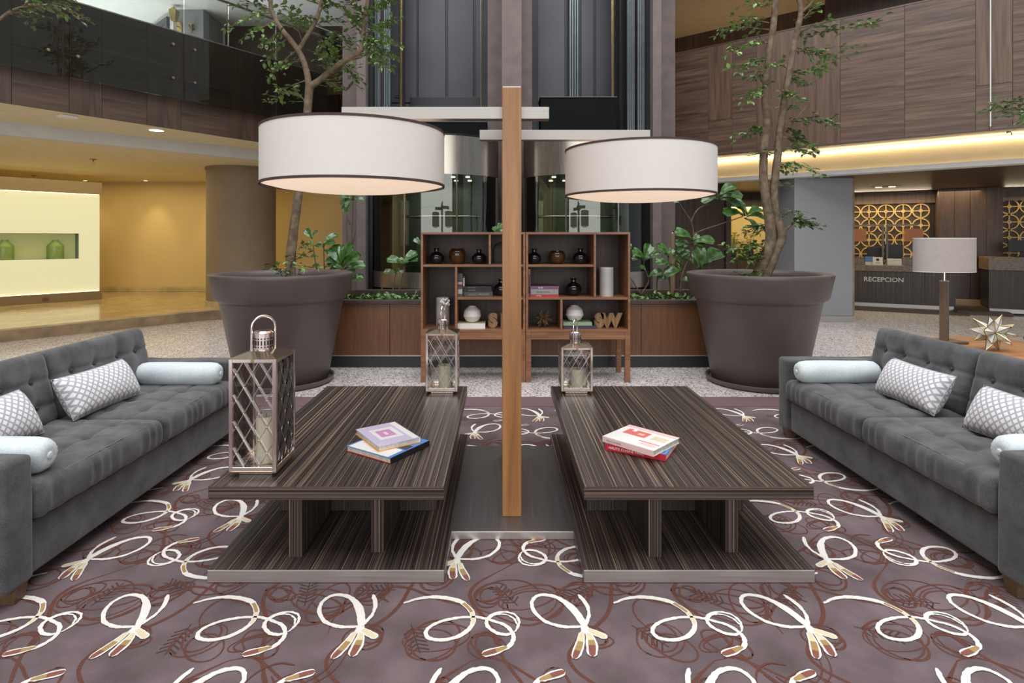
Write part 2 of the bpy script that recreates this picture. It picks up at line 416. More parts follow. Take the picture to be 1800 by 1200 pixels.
# fascia panels, alternating grain
edges = [-4.2, -2.9, -1.6, -.45, .1, .62, .95, 1.45, 1.87, 2.55, 3.24, 3.6, 4.3, 4.7, 5.5]
for k in range(len(edges)-1):
    a, b = edges[k]+.002, edges[k+1]-.002
    wdt = b-a
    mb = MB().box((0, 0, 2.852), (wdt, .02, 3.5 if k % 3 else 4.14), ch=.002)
    mb.build('panel', M['walnut_shaded_v'] if k % 2 else M['walnut_shaded_h'], gl, loc=(a, 0, 0))
    if k % 3: MB().box((0, 0, 3.503), (wdt, .02, 4.14), ch=.002).build('panel', M['walnut_shaded_h'] if k % 2 else M['walnut_shaded_v'], gl, loc=(a, 0, 0))
MB().box((-4.2, -.012, 4.14), (5.5, .17, 4.155)).build('top_edge', M['steel'], gl)
# frosted rail of glass panes on standoffs
bal = T('glass_balustrade', 'dark glass balustrade on the left gallery front, held by round standoffs', 'balustrade', (LO[0], LO[1], 0), LA)
ts = [-3.42, -2.07, -.72, .534, 1.867, 3.24, 4.6, 5.5]
pend = MB().lathe([(0, 0), (.016, 0), (.019, .008), (.016, .018), (.009, .026), (.009, .09), (0, .09)], 14).mesh('standoff', M['antique_gold'], True)
for k in range(len(ts)-1):
    a, b = ts[k]+.01, ts[k+1]-.01
    MB().box((a, -.085, 3.24), (b, -.073, 4.86), ch=.002).build('pane', M['smoke_glass'], bal)
    MB().box((a, -.087, 4.86), (b, -.071, 4.872)).build('pane_edge', M['p_sage'], bal)
    for tt in (a+.13, b-.13):
        for zz in (3.5, 3.94):
            put('standoff', pend, bal, loc=(tt, -.1, zz), rot=(-pi/2, 0, 0))
MB().tube([(-4.2, .3, 4.9), (5.5, .3, 4.9)], .022, 10).build('handrail', M['nickel'], bal, smooth=True)
for k in range(5): MB().tube([(-3.9+2.2*k, .3, 4.14), (-3.9+2.2*k, .3, 4.9)], .012, 8).build('handrail_post', M['nickel'], bal, smooth=True)
LM = wall_line(LO, LA)
def lp(t, y=0): v = LM @ Vector((t, y, 0)); return (v.x, v.y)
# left soffit, beam, lower ceiling, gallery slab
bl0, bl1 = (-9.2, 3.86), (-2.35, 10.96)
struct('ceiling', MB().prism([lp(-4.2, .02), lp(5.45, .02), (-2.3, 10.9), bl1, bl0], 2.85, 3.0), M['ceil_warm'])
struct('trim_2', MB().prism([bl0, bl1, (bl1[0], bl1[1]+.12), (bl0[0]-.12, bl0[1]+.08)], 2.69, 2.98), M['white_paint'])
struct('ceiling', MB().prism([(bl0[0]-.1, bl0[1]), (bl1[0], bl1[1]+.08), (-2.35, 14), (-16, 14), (-16, 3.86)], 2.72, 2.8), M['ceil_warm'])
struct('floor', MB().prism([lp(-4.2, .15), lp(5.45, .15), (-2.35, 14), (-16, 14), (-16, 2.9)], 3.02, 3.3), M['white_paint'])
struct('ceiling', MB().prism([lp(-4.2, .3), lp(5.45, .3), (-2.35, 14), (-16, 14), (-16, 2.9)], 6.0, 6.2), M['white_paint'])
# upper left corridor: pale wall with grey door, grey pier, dark wall beyond
struct('wall_left_back', MB().box((-16, 13.0, 3.3), (-8.3, 13.15, 6.0)), M['white_paint'])
struct('trim_3', MB().box((-6.58, 11.4, 3.3), (-5.98, 12.2, 6.0), ch=.004), M['grey_col'])
struct('wall_left_far', MB().box((-5.98, 12.3, 3.3), (-2.4, 12.45, 6.0)), M['dark_wood_v'])
DA = atan2(1.6, -1.82)
dw = MB().box((0, -.12, 3.3), (2.6, 0, 6.0)).build('wall_left_return', M['white_paint'], kind='structure', loc=(-6.58, 11.4, 0), rot=(0, 0, DA))
d1 = MB().box((.30, .0, 3.3), (1.32, .03, 5.78), ch=.003).build('door_1', M['door_grey'], kind='structure', loc=(-6.58, 11.4, 0), rot=(0, 0, DA))
MB().box((.20, .0, 3.3), (.30, .06, 5.90), ch=.003).box((1.32, .0, 3.3), (1.42, .06, 5.90), ch=.003).box((.30, 0, 5.78), (1.32, .06, 5.90), ch=.003).build('door_frame', M['charcoal'], d1)
MB().box((.42, .03, 5.0), (1.2, .036, 5.64), ch=.002).box((.42, .03, 3.5), (1.2, .036, 4.9), ch=.002).build('door_panel', M['grey_col'], d1)
MB().tube([(.38, .03, 4.35), (.38, .07, 4.35), (.50, .07, 4.35)], .012, 8).build('door_handle', M['nickel'], d1)

gr = MB().box((-.9, .02, 2.87), (6.2, .16, 4.74)).build('wall_right_upper', M['dark_wood_v'], kind='structure', loc=(RO[0], RO[1], 0), rot=(0, 0, RA))
cuts = [(-.9, 0, 'h', None)]
xs = [1187, 1245, 1287, 1330, 1477, 1590, 1715, 1780]
tx = [-.9]+[tpar(x, RO, RA) for x in xs[1:]]+[6.2]
kinds = ['h', 'v', 'h', 'v', 'h', 'h', 'v', 'h']
for k in range(len(tx)-1):
    a, b = tx[k]+.002, tx[k+1]-.002
    if k in (1, 6):
        MB().box((0, 0, 3.455), (b-a, .02, 4.74), ch=.002).build('panel', M['walnut_v'], gr, loc=(a, 0, 0))
        MB().box((0, 0, 2.86), (b-a, .02, 3.45), ch=.002).build('panel', M['walnut_h'], gr, loc=(a, 0, 0))
    else:
        MB().box((0, 0, 2.86), (b-a, .02, 4.74), ch=.002).build('panel', M['walnut_'+kinds[k]], gr, loc=(a, 0, 0))
MB().box((-.9, -.01, 2.835), (6.2, .17, 2.862)).build('bottom_trim', M['p_brown'], gr)
MB().box((-.9, -.006, 4.74), (6.2, .17, 4.76)).build('top_edge', M['walnut_h'], gr)
RM = wall_line(RO, RA)
def rp(t, y=0): v = RM @ Vector((t, y, 0)); return (v.x, v.y)
struct('ceiling', MB().prism([rp(-.9, .02), rp(6.2, .02), rp(6.2, 6), rp(-.9, 6)], 2.86, 3.0), M['white_paint'])
struct('floor', MB().prism([rp(-.9, .16), rp(6.2, .16), rp(6.2, 6), rp(-.9, 6)], 3.0, 3.25), M['white_paint'])
struct('ceiling', MB().prism([rp(6.2, .25), rp(6.2, 6), (3.2, 15), (1.2, 15), (1.2, 9.6), (2.62, 9.6), (2.75, 10.85)], 6.0, 6.2), M['taupe_col'])
struct('wall_right_back', MB().prism([rp(-3.2, 2.7), rp(1.4, 2.7), rp(1.4, 2.85), rp(-3.2, 2.85)], 3.25, 6.0).prism([rp(1.4, 1.9), rp(6.2, 1.9), rp(6.2, 2.05), rp(1.4, 2.05)], 3.25, 6.0), M['dark_wood_v'])
# cove beam of the reception
by = .52
bm_ = MB().prism([rp(-.9, by), rp(6.2, by), rp(6.2, by+.14), rp(-.9, by+.14)], 2.5, 2.78)
struct('trim_4', bm_, plain('pale_cream_paint', (200, 180, 142), .7, var=.01))
struct('trim_5', MB().prism([rp(-.9, by-.05), rp(6.2, by-.05), rp(6.2, by+.2), rp(-.9, by+.2)], 2.43, 2.5), M['white_paint'])
cl = T('cove_light', 'long warm strip of light tucked above the cream beam over reception', 'light', (RO[0], RO[1], 0), RA)
MB().box((-.9, by+.02, 2.79), (6.2, by+.10, 2.80)).build('light_strip', emis('cove_strip', (255, 234, 190), 3), cl)
MB().box((-.9, by+.10, 2.78), (6.2, by+.12, 2.855)).build('cove_back', M['white_paint'], cl)
def covelight(t0, t1):
    p = RM @ Vector(((t0+t1)/2, by-.02, 2.83))
    o = area('cove_glow', p, (t1-t0, .05), 4.5*(t1-t0), (1, .84, .58), (radians(40), 0, 0))
    o.rotation_euler = (radians(8), 0, RA)
covelight(-.6, 2.6); covelight(2.6, 6.1)
# inner ceiling and walls of reception and side corridor
struct('ceiling', MB().prism([rp(-.9, by+.2), rp(6.2, by+.2), rp(6.2, 6), rp(-.9, 6)], 2.43, 2.47), M['dark_wood_v'])
struct('wall_right', MB().box((2.6, 11.3, 0), (4.42, 11.45, 2.43)), M['dark_wood_v'])
struct('trim_6', MB().box((4.42, 11.2, 0), (4.52, 11.5, 2.43), ch=.005), M['case_back'])
struct('wall_right_corridor', MB().box((4.5, 12.9, 0), (7.3, 13.05, 2.6)), M['yellow_wall'])
struct('column', MB().box((4.95, 9.62, .1), (5.94, 10.5, 2.86), ch=.008), M['grey_col']).name = 'trim_7'
struct('baseboard_right', MB().box((4.92, 9.58, 0), (5.96, 10.52, .1), ch=.004), M['steel'])
struct('trim_8', MB().box((5.945, 9.66, 0), (5.99, 10.5, 2.86)), M['marble_edge'])
# cylindrical pier at the lobby edge
struct('trim_9', MB().lathe([(.60, .18), (.60, 2.68), (.62, 2.68), (.62, 2.72)], 48, Matrix.Translation((-4.9, 10.72, 0))), M['taupe_col'], True)
struct('trim_10', MB().lathe([(.62, .18), (.62, .27), (.60, .28)], 48, Matrix.Translation((-4.9, 10.72, 0))), M['marble'], True)

# ------------------------------------------------------------------ elevator wall
sh = struct('wall_shaft', MB().box((-2.3, 9.36, 0), (2.5, 9.5, 8.2)), M['black_paint'])
def panel(x0, x1, Y, z0, z1, mat, par, th=.03): MB().box((x0, Y-th, z0), (x1, Y, z1), ch=.006).build('panel', mat, par)
for a, b in ((676, 700), (708, 732), (735, 783), (787, 832), (836, 852)):
    panel((a-VX)*.0093, (b-VX)*.0093, 9.36, .3, 3.62, M['charcoal'], sh); panel((a-VX)*.0093, (b-VX)*.0093, 9.36, 3.64, 8, M['charcoal'], sh)
for a, b in ((944, 993), (1022, 1044), (1048, 1075)):
    panel((a-VX)*.0093, (b-VX)*.0093, 9.36, .3, 8, M['charcoal'], sh)
struct('wall_elevator', MB().box((-2.38, 8.5, 0), (-1.9, 9.5, 8.2)).box((2.1, 8.5, 0), (2.59, 9.5, 8.2)).box((-.205, 8.2, 0), (.437, 9.4, 8.2)), M['taupe'])
struct('trim_11', MB().box((-1.94, 7.6, 0), (-1.82, 9.3, 8.2), ch=.004), M['taupe'])
struct('trim_12', MB().box((0, 7.6, 0), (.265, 8.25, 8.2), ch=.004), M['taupe'])
struct('trim_13', MB().box((2.02, 7.6, 0), (2.135, 9.3, 8.2), ch=.004), M['taupe'])
def ribbed(name, x0, x1, Y, label, grp):
    t = T(name, label, 'rail', ((x0+x1)/2, Y, 2.78)); n = 4; w_ = (x1-x0)/n
    t['group'] = grp
    MB().box((-(x1-x0)/2, 0, 0), ((x1-x0)/2, .04, 5.3)).build('channel', M['black_metal'], t)
    for k in range(n): MB().box((-(x1-x0)/2+w_*(k+.2), -.02, 0), (-(x1-x0)/2+w_*(k+.8), 0, 5.3), ch=.004).build('rib', M['rib'], t)
ribbed('guide_channel', -1.76, -1.68, 7.9, 'ribbed grey channel left of the left lift shaft, nearest the pillar', 'ribbed shaft channels')
ribbed('guide_channel', -1.66, -1.56, 8.0, 'ribbed grey channel left of the left lift shaft, second from the pillar', 'ribbed shaft channels')
ribbed('guide_channel', 1.76, 1.87, 8.0, 'ribbed grey channel right of the right lift shaft, farther from the pillar', 'ribbed shaft channels')
ribbed('guide_channel', 1.88, 1.985, 7.9, 'ribbed grey channel right of the right lift shaft, nearest the pillar', 'ribbed shaft channels')
ribbed('guide_channel', 1.09, 1.25, 9.24, 'ribbed grey channel in the middle of the right lift shaft back wall', 'ribbed shaft channels')
def rail(x, Y, label):
    t = T('guide_rail', label, 'rail', (x, Y, 2.78), group='upright brass guide rails')
    MB().box((-.02, -.02, 0), (.02, .02, 5.3), ch=.004).build('rail', M['brass'], t)
    MB().box((.02, -.01, 0), (.055, .04, 5.3)).build('rail_back', M['black_metal'], t)
rail((705-VX)*.0087, 8.7, 'slim brass guide rail on the left side of the left lift shaft')
rail((847-VX)*.0087, 8.7, 'slim brass guide rail on the right side of the left lift shaft')
rail((1077-VX)*.0087, 8.7, 'slim brass guide rail in the right lift shaft')
struct('trim_14', MB().box((-1.82, 7.75, .6), (-1.76, 7.85, 8)).box((-.30, 8.25, .6), (-.205, 8.35, 8)).box((.437, 8.25, .6), (.53, 8.35, 8)).box((1.985, 7.75, .6), (2.02, 7.85, 8)).box((1.74, 8.3, 2.8), (1.9, 8.4, 8)), M['black_metal'])
def cab(cx, label, mirror):
    t = T('elevator_cab', label, 'elevator', (cx, 0, 0)); r = 1.016; cy = 7.3+r; ha = radians(59)
    def arc(rr, n=24, a0=-1, a1=1): return [(rr*sin(ha*(a0+(a1-a0)*k/n)), cy-rr*cos(ha*(a0+(a1-a0)*k/n))) for k in range(n+1)]
    def curved(r0, r1, z0, z1, name, mat, a0=-1, a1=1):
        MB().prism(arc(r1, 24, a0, a1)+arc(r0, 24, a0, a1)[::-1], z0, z1).build(name, mat, t, smooth=True)
    curved(r-.02, r, .76, .97, 'kick_band', M['steel_v'])
    curved(r-.02, r, 2.24, 2.74, 'top_band', M['steel_v'])
    for k in range(3): curved(r-.012, r-.002, .97, 2.24, 'curved_pane', M['cab_glass'], -1+2*k/3+.006, -1+2*(k+1)/3-.006)
    for k in range(4):
        a = ha*(-1+2*k/3); MB().tube([((r-.01)*sin(a), cy-(r-.01)*cos(a), .97), ((r-.01)*sin(a), cy-(r-.01)*cos(a), 2.24)], .012, 8).build('mullion', M['nickel'], t)
    pl = arc(r-.02); pl2 = pl+[(.68, 8.9), (-.68, 8.9)]
    MB().prism(pl2, .93, .96).build('cab_floor', M['black_metal'], t)
    MB().prism(pl2, 2.26, 2.29).build('cab_ceiling', M['cab_inside'], t)
    MB().prism(pl, 2.74, 2.77).build('cab_roof', M['black_metal'], t)
    MB().box((-.72, 7.9, .96), (-.68, 8.9, 2.26)).build('side_wall', M['cab_inside'], t); MB().box((.68, 7.9, .96), (.72, 8.9, 2.26)).build('side_wall', M['cab_inside'], t)
    MB().box((-.72, 8.9, .76), (.72, 8.95, 2.74)).build('rear_wall', M['cab_inside'], t)
    for s in (-1, 1): MB().box((s*.02, 8.87, .96), (s*.45, 8.9, 2.12), ch=.004).build('door_leaf', M['cab_inside'], t)
    MB().box((-.66, 8.85, 1.3), (-.52, 8.9, 2.0), ch=.005).build('control_panel', M['steel_v'], t)
    MB().tube([(-.62, 8.78, 1.75), (.62, 8.78, 1.75)], .02, 10).build('handrail', M['nickel'], t, smooth=True)
    for x in (-.45, -.25, .25, .45):
        for y in (7.85, 8.35): MB().lathe([(0, 0), (.03, 0), (.03, -.012), (0, -.012)], 12, Matrix.Translation((x, y, 2.26))).build('downlight', emis_white, t)
    area('cab_light', (cx, 8.3, 2.22), (.8, .7), 4, (1, .98, .88))
    return t
emis_white = emis('cab_downlight', (255, 246, 225), 5)
cab(-.92, 'curved glass lift cab with a steel band, left of the wooden lamp post', False)
cab(1.17, 'curved glass lift cab with a steel band, right of the wooden lamp post', True)
for x0, x1, z1, lb in ((.55, 1.62, 3.4, 'tall black machine box on top of the right lift cab'), (-1.2, -.22, 3.05, 'low black machine box on top of the left lift cab')):
    t = T('machine_box', lb, 'box', ((x0+x1)/2, 8.1, 2.77)); h = (x1-x0)/2
    MB().box((-h, -.05, 0), (h, .35, z1-2.77), ch=.006).build('housing', M['black_box'], t)
    MB().box((-h-.01, -.06, z1-2.77), (h+.01, .36, z1-2.755), ch=.003).build('lid', M['charcoal'], t)
    MB().box((h, .02, .06), (h+.12, .06, .1)).build('bracket', M['black_metal'], t)
struct('trim_15', MB().box((-1.5, 9.3, 3.55), (-.3, 9.36, 3.72), ch=.004).box((-1.64, 8.7, 3.56), (-1.5, 8.75, 3.6)), M['black_paint'])

# ------------------------------------------------------------------ planter
pl = T('planter', 'long low wood clad planter bed running behind the bookcases', 'planter', (.15, 6.22, 0))
MB().box((-2.75, .03, 0), (2.75, 1.05, .60)).build('carcass', M['case_back'], pl)
for k in range(4): MB().box((-2.75+1.375*k+.002, 0, .13), (-2.75+1.375*(k+1)-.002, .03, .69), ch=.003).build('panel', M['planter_wood'], pl)
MB().box((-2.76, -.03, .69), (2.76, .09, .735), ch=.006).build('ledge', M['case_back'], pl)
MB().box((-2.76, .95, .58), (2.76, 1.05, .76), ch=.006).build('rear_ledge', M['case_back'], pl)
MB().box((-2.75, -.012, 0), (2.75, .03, .122), ch=.003).build('baseboard', M['black_paint'], pl)
MB().box((-2.75, -.016, .122), (2.75, .02, .132)).build('baseboard_lip', M['steel'], pl)
MB().box((-2.74, .09, .58), (2.74, .95, .64)).build('soil', M['soil'], pl)

# ------------------------------------------------------------------ carpet with its ribbon motifs
cp = T('carpet', 'large aubergine carpet with rust swirls and ivory ribbon motifs', 'carpet', (0, 0, 0))
MB().box((-3.0, -2.5, 0), (3.0, 5.0, .012), ch=.004).build('pile', M['carpet'], cp)
MB().box((-3.0, 4.72, .012), (3.0, 5.0, .0145)).build('plain_border', plain('plain_border_pile', (112, 86, 90), .97, var=.05, scale=60, bump=.4), cp)
def fp(cx, cy):
    x, y = 600+cx/3, 800+cy/3; Y = 1400/(y-VY); return Vector(((x-VX)*Y/F, Y))
def smooth(pts, n=5):
    P = [pts[0]]+pts+[pts[-1]]; out = []
    for i in range(1, len(P)-2):
        for k in range(n):
            t = k/n; a, b, c, d = P[i-1], P[i], P[i+1], P[i+2]
            out.append(.5*((2*b)+(c-a)*t+(2*a-5*b+4*c-d)*t*t+(3*b-a-3*c+d)*t**3))
    out.append(pts[-1]); return out
def ribbon(mb, pts, wd, z, cols=None, rag=.0016, c0=None, outline=0):
    P = smooth(pts); n = len(P); rr = random.Random(len(P)*7+int(wd*9999))
    L = []; Rr = []
    for i, p in enumerate(P):
        d = (P[min(i+1, n-1)]-P[max(i-1, 0)]); d = d.normalized() if d.length > 0 else Vector((1, 0)); nn = Vector((-d.y, d.x))
        s = i/(n-1); k = wd/2*min(1, .35+6*s, .35+6*(1-s))*(1+.25*sin(5*s+len(P)))
        L.append(p+nn*(k+rr.uniform(-rag, rag))); Rr.append(p-nn*(k+rr.uniform(-rag, rag)))
    for i in range(n-1):
        s = i/(n-1); mb.cur = 0
        if cols:
            for (a, b, ci) in cols:
                if a <= s < b: mb.cur = ci
        vs = [(*L[i], z), (*L[i+1], z), (*Rr[i+1], z), (*Rr[i], z)]
        mb.add(vs, [(0, 1, 2, 3)])
WM = [M['wool_white'], M['wool_cream'], M['wool_gold'], M['wool_red']]
def motif(strokes, ctr):
    mb = MB(); c = fp(*ctr); z = 0.0148
    for k, (pts, wd, cols) in enumerate(strokes):
        P = [fp(*p)-c for p in pts]; wd *= 1.22
        zz = z+k*.00012
        ribbon(mb, P, wd, zz)
        if cols:
            sub = MB(); ribbon(mb, P, wd*.62, zz+.0006, cols, 0)
    return mb.mesh('ribbon_motif', WM)
SA = [([(1290, 912), (1210, 918), (1140, 910), (1070, 885), (1020, 840), (1003, 790), (1030, 755), (1080, 748), (1150, 768), (1215, 825), (1265, 890), (1300, 950), (1318, 1000), (1322, 1070)], .016, [(.86, .93, 2), (.93, 1, 3)]),
      ([(1110, 755), (1190, 790), (1245, 845), (1278, 905), (1268, 960), (1258, 1010), (1228, 1082)], .014, [(.62, .8, 1), (.8, .9, 2), (.9, 1, 3)]),
      ([(1248, 746), (1288, 795), (1304, 845), (1292, 890), (1272, 915)], .013, None),
      ([(1285, 925), (1335, 948), (1400, 975)], .020, [(.2, .9, 1)]),
      ([(1300, 950), (1318, 1000), (1322, 1074)], .026, [(.0, .35, 1), (.35, .6, 2), (.6, 1, 3)]), ([(1268, 945), (1256, 1010), (1226, 1086)], .023, [(.0, .4, 1), (.4, .62, 2), (.62, 1, 3)])]
SB = [([(325, 810), (400, 785), (480, 776), (560, 783), (630, 803), (680, 848), (696, 895), (680, 940), (620, 985), (540, 1007), (470, 1002), (443, 975), (460, 940), (520, 910), (600, 890), (700, 884), (750, 891), (800, 905), (860, 927), (900, 965), (905, 1010), (880, 1045), (850, 1058), (800, 1074), (745, 1087)], .0145, [(.17, .21, 2), (.21, .27, 1), (.91, .96, 2), (.96, 1, 3)]),
      ([(910, 968), (870, 978), (815, 968), (772, 935), (765, 905), (790, 875), (850, 857), (910, 868), (938, 905), (930, 940), (912, 965)], .010, None),
      ([(775, 895), (810, 873), (865, 870), (910, 892), (925, 925)], .007, None),
      ([(875, 1046), (815, 1066), (742, 1088)], .022, [(.0, .45, 2), (.45, 1, 3)])]
mA = motif(SA, (1200, 900)); mB_ = motif(SB, (650, 920))
def carp_put(me, x, y, flip, rot=0):
    if -2.75 < x < 2.75 and .9 < y < 4.62:
        o = put('ribbon_motif', me, cp, loc=(x, y, 0)); o.scale = (-1 if flip else 1, 1, 1); o.rotation_euler = (0, 0, rot)
for k in range(-6, 7):
    for j in range(-2, 4):
        y = 2.05+j*.81; dx = .80*k
        carp_put(mA, .243+dx, y, False); carp_put(mB_, -.133+dx, y, False)
        carp_put(mA, -.14+dx, y+.43, True); carp_put(mB_, .27+dx, y+.43, False, pi)

# small dark fern sprigs between the ribbons
fm = MB()
for k in range(6):
    for sg in (-1, 1): fm.add([(0, .02*k, 0), (sg*.035, .02*k+.022, 0), (sg*.033, .02*k+.028, 0), (0, .02*k+.007, 0)], [(0, 1, 2, 3)])
fm.add([(-.002, -.02, .0001), (.002, -.02, .0001), (.002, .13, .0001), (-.002, .13, .0001)], [(0, 1, 2, 3)])
fm = fm.mesh('fern_motif', M['fern'])
for k in range(-4, 5):
    for j in range(-1, 4):
        for (fx, fy, a) in ((.05, .12, .6), (-.32, -.02, 3.5), (.36, .2, 2.0)):
            x, y = .8*k+fx, 2.05+.81*j+fy
            if abs(x) < 2.7 and .9 < y < 4.5: put('fern_motif', fm, cp, loc=(x, y, .0127), rot=(0, 0, a+.4*k))

# rust swirls woven under the ribbons: wandering lines and loose rosettes, one repeat shared by all
def swirl(seed):
    rr = random.Random(seed); mb = MB(); z = .0125; PX, PY_ = .80, .81
    def line(pts, wd, k): ribbon(mb, [Vector(p) for p in pts], wd, z+.00003*k, None, .0008)
    k = 0
    for (x0, am, ph) in ((.08, .09, 0), (.46, .11, 2.1)):
        line([(x0+am*sin(2*pi*i/12+ph)+.03*sin(4*pi*i/12), PY_*i/12) for i in range(13)], .013, k); k += 1
    for (y0, am, ph) in ((.22, .08, 1.0), (.60, .10, 3.6)):
        line([(PX*i/12, y0+am*sin(2*pi*i/12+ph)+.03*sin(4*pi*i/12+1)) for i in range(13)], .011, k); k += 1
    for (cx, cy, r) in ((.26, .18, .085), (.66, .40, .10), (.22, .62, .10), (.62, .76, .07), (.43, .42, .06), (.05, .40, .07), (.10, .12, .08), (.46, .10, .07), (.40, .68, .08), (.72, .16, .075), (.04, .66, .06)):
        for q in range(3):
            a0 = rr.uniform(0, 6.28); ea = r*rr.uniform(.7, 1.25); eb = r*rr.uniform(.45, .9); ox, oy = rr.uniform(-.3, .3)*r, rr.uniform(-.3, .3)*r
            line([(cx+ox+ea*cos(t)*cos(a0)-eb*sin(t)*sin(a0), cy+oy+ea*cos(t)*sin(a0)+eb*sin(t)*cos(a0)) for t in [2*pi*i/14*1.04 for i in range(15)]], .0085 if q < 2 else .006, k); k += 1
    for q in range(5):
        x, y, a = rr.uniform(.05, .7), rr.uniform(.05, .75), rr.uniform(0, 6.28)
        line([(x+.05*i*cos(a+.35*i), y+.05*i*sin(a+.35*i)) for i in range(6)], .006, k); k += 1
    return mb.mesh('swirl_motif', M['wool_rust'])
SW = [swirl(3), swirl(8)]
for k in range(-4, 4):
    for j in range(-1, 4):
        x, y = .80*k-.1, .75+.81*j
        if x > -3 and x+.85 < 3 and y+.85 < 4.7: put('swirl_motif', SW[(k+j) % 2], cp, loc=(x, y, .0))
# ------------------------------------------------------------------ sofas
def sofa(s, X0, Y0, label, rz=0):
    t = T('sofa', label, 'sofa', (X0, Y0, 0), rz, 'grey tufted sofas'); L = 1.93; A = .135
    def MX(mb): mb.v = [Vector((p.x*s, p.y, p.z)) for p in mb.v]; return mb
    def soft(a, b, r, n, disp=None): mb = MB(); rbox(mb, a, b, r, n, disp); return MX(mb)
    def wob(k):
        def d(p, n, h): return p+n*.006*mnoise.noise(Vector((p.x*5+k, p.y*5, p.z*5)))
        return d
    soft((0, 0, .072), (.86, A, .565), .022, (8, 2, 6), wob(1)).build('arm', M['sofa'], t, smooth=60)
    soft((0, L-A, .072), (.86, L, .565), .022, (8, 2, 6), wob(2)).build('arm', M['sofa'], t, smooth=60)
    soft((.02, A+.002, .075), (.80, L-A-.002, .285), .015, (6, 10, 2)).build('base', M['sofa'], t, smooth=60)
    soft((.72, A*.3, .075), (.88, L-A*.3, .70), .03, (2, 8, 6)).build('back_frame', M['sofa'], t, smooth=60)
    W = (L-2*A)/2
    for k in range(2):
        y0 = A+k*W+.003; y1 = A+(k+1)*W-.003
        tx = [.17, .37, .56]; ty = [.16*W/1+.0, .39*W, .62*W, .85*W]
        tx_c = [(-.02+.68)/2]; cx = .33; cy = (y0+y1)/2
        def seat(p, n, h, k=k):
            x = p.x+cx; y = p.y+W/2
            if p.z > 0:
                d = 0
                for a in tx:
                    d += .009*math.exp(-((x-a)/.009)**2)
                    for b in ty: d += .017*math.exp(-((x-a)**2+(y-b)**2)/.0018)
                for b in ty: d += .008*math.exp(-((y-b)/.009)**2)
                e = min(1, max(0, (h[0]-abs(p.x))/.1))*min(1, max(0, (h[1]-abs(p.y))/.1))
                p = p+Vector((0, 0, (.014*e-d*min(1, e*2))))
            if n.x < -.3:                       # gathered front border
                p = p+Vector((-.010*(1-(p.z/h[2])**2)+.0055*sin(y*74+2.6*sin(y*17+k))*(1-.5*abs(p.z/h[2])), 0, 0))
            return p
        sc_ = soft((-.012, y0, .288), (.672, y1, .435), .035, (46, 58, 6), seat).build('seat_cushion', M['sofa'], t, smooth=60)
        MX(MB().tube([(0.010, y0+.02, .430), (0.004, (y0+y1)/2, .434), (.010, y1-.02, .430)], .0022, 6)).build('piping', M['piping'], sc_, smooth=True)
        # back cushion, leaning
        bh = .39; bw = .2
        by_ = [.14*W+.02, .38*W, .62*W, .86*W-.02]; bz = [.05, -.085]
        def back(p, n, h):
            y = p.y+W/2
            if p.x < 0:
                d = 0
                for z in bz:
                    d += .006*math.exp(-((p.z-z)/.010)**2)
                    for b in by_: d += .020*math.exp(-((p.z-z)**2+(y-b)**2)/.0010)
                for b in by_: d += .003*math.exp(-((y-b)/.010)**2)
                p = p+Vector((d-.012*(1-(p.y/h[1])**2), 0, 0))
            return p
        mb = MB(); ym = (y0+y1)/2
        RT = Matrix.Translation((.665, ym, .592)) @ Matrix.Rotation(radians(13), 4, 'Y')
        rbox(mb, (-bw/2, -W/2+.003, -bh/2), (bw/2, W/2-.003, bh/2), .045, (4, 56, 32), back)
        mb.v = [RT @ p for p in mb.v]
        bk_ = MX(mb).build('back_cushion', M['sofa'], t, smooth=60)
        for z in bz[:1]+bz[1:]:
            for b in by_:
                q = RT @ Vector((-bw/2+.008, b-W/2, z))
                bb = MB().lathe([(0, .006), (.008, .004), (.011, 0), (.008, -.004), (0, -.006)], 10, Matrix.Translation(q) @ Matrix.Rotation(radians(-77), 4, 'Y'))
                MX(bb).build('button', M['button'], bk_, smooth=True)
    for (x, y) in ((.014, .055), (.78, .05), (.014, L-.11), (.78, L-.11)):
        MX(MB().add([(x, y, .014), (x+.05, y, .014), (x+.05, y+.05, .014), (x, y+.05, .014), (x-.008, y-.008, .078), (x+.058, y-.008, .078), (x+.058, y+.058, .078), (x-.008, y+.058, .078)],
                    [(0,3,2,1),(4,5,6,7),(0,1,5,4),(1,2,6,5),(2,3,7,6),(3,0,4,7)])).build('leg', M['foot'], t)
    return t
sofa(1, 1.975, 2.14, 'charcoal tufted two seat sofa on the right, beside the table lamp')
sofa(-1, -1.835, 2.10, 'charcoal tufted two seat sofa on the left, beside the tall lantern')

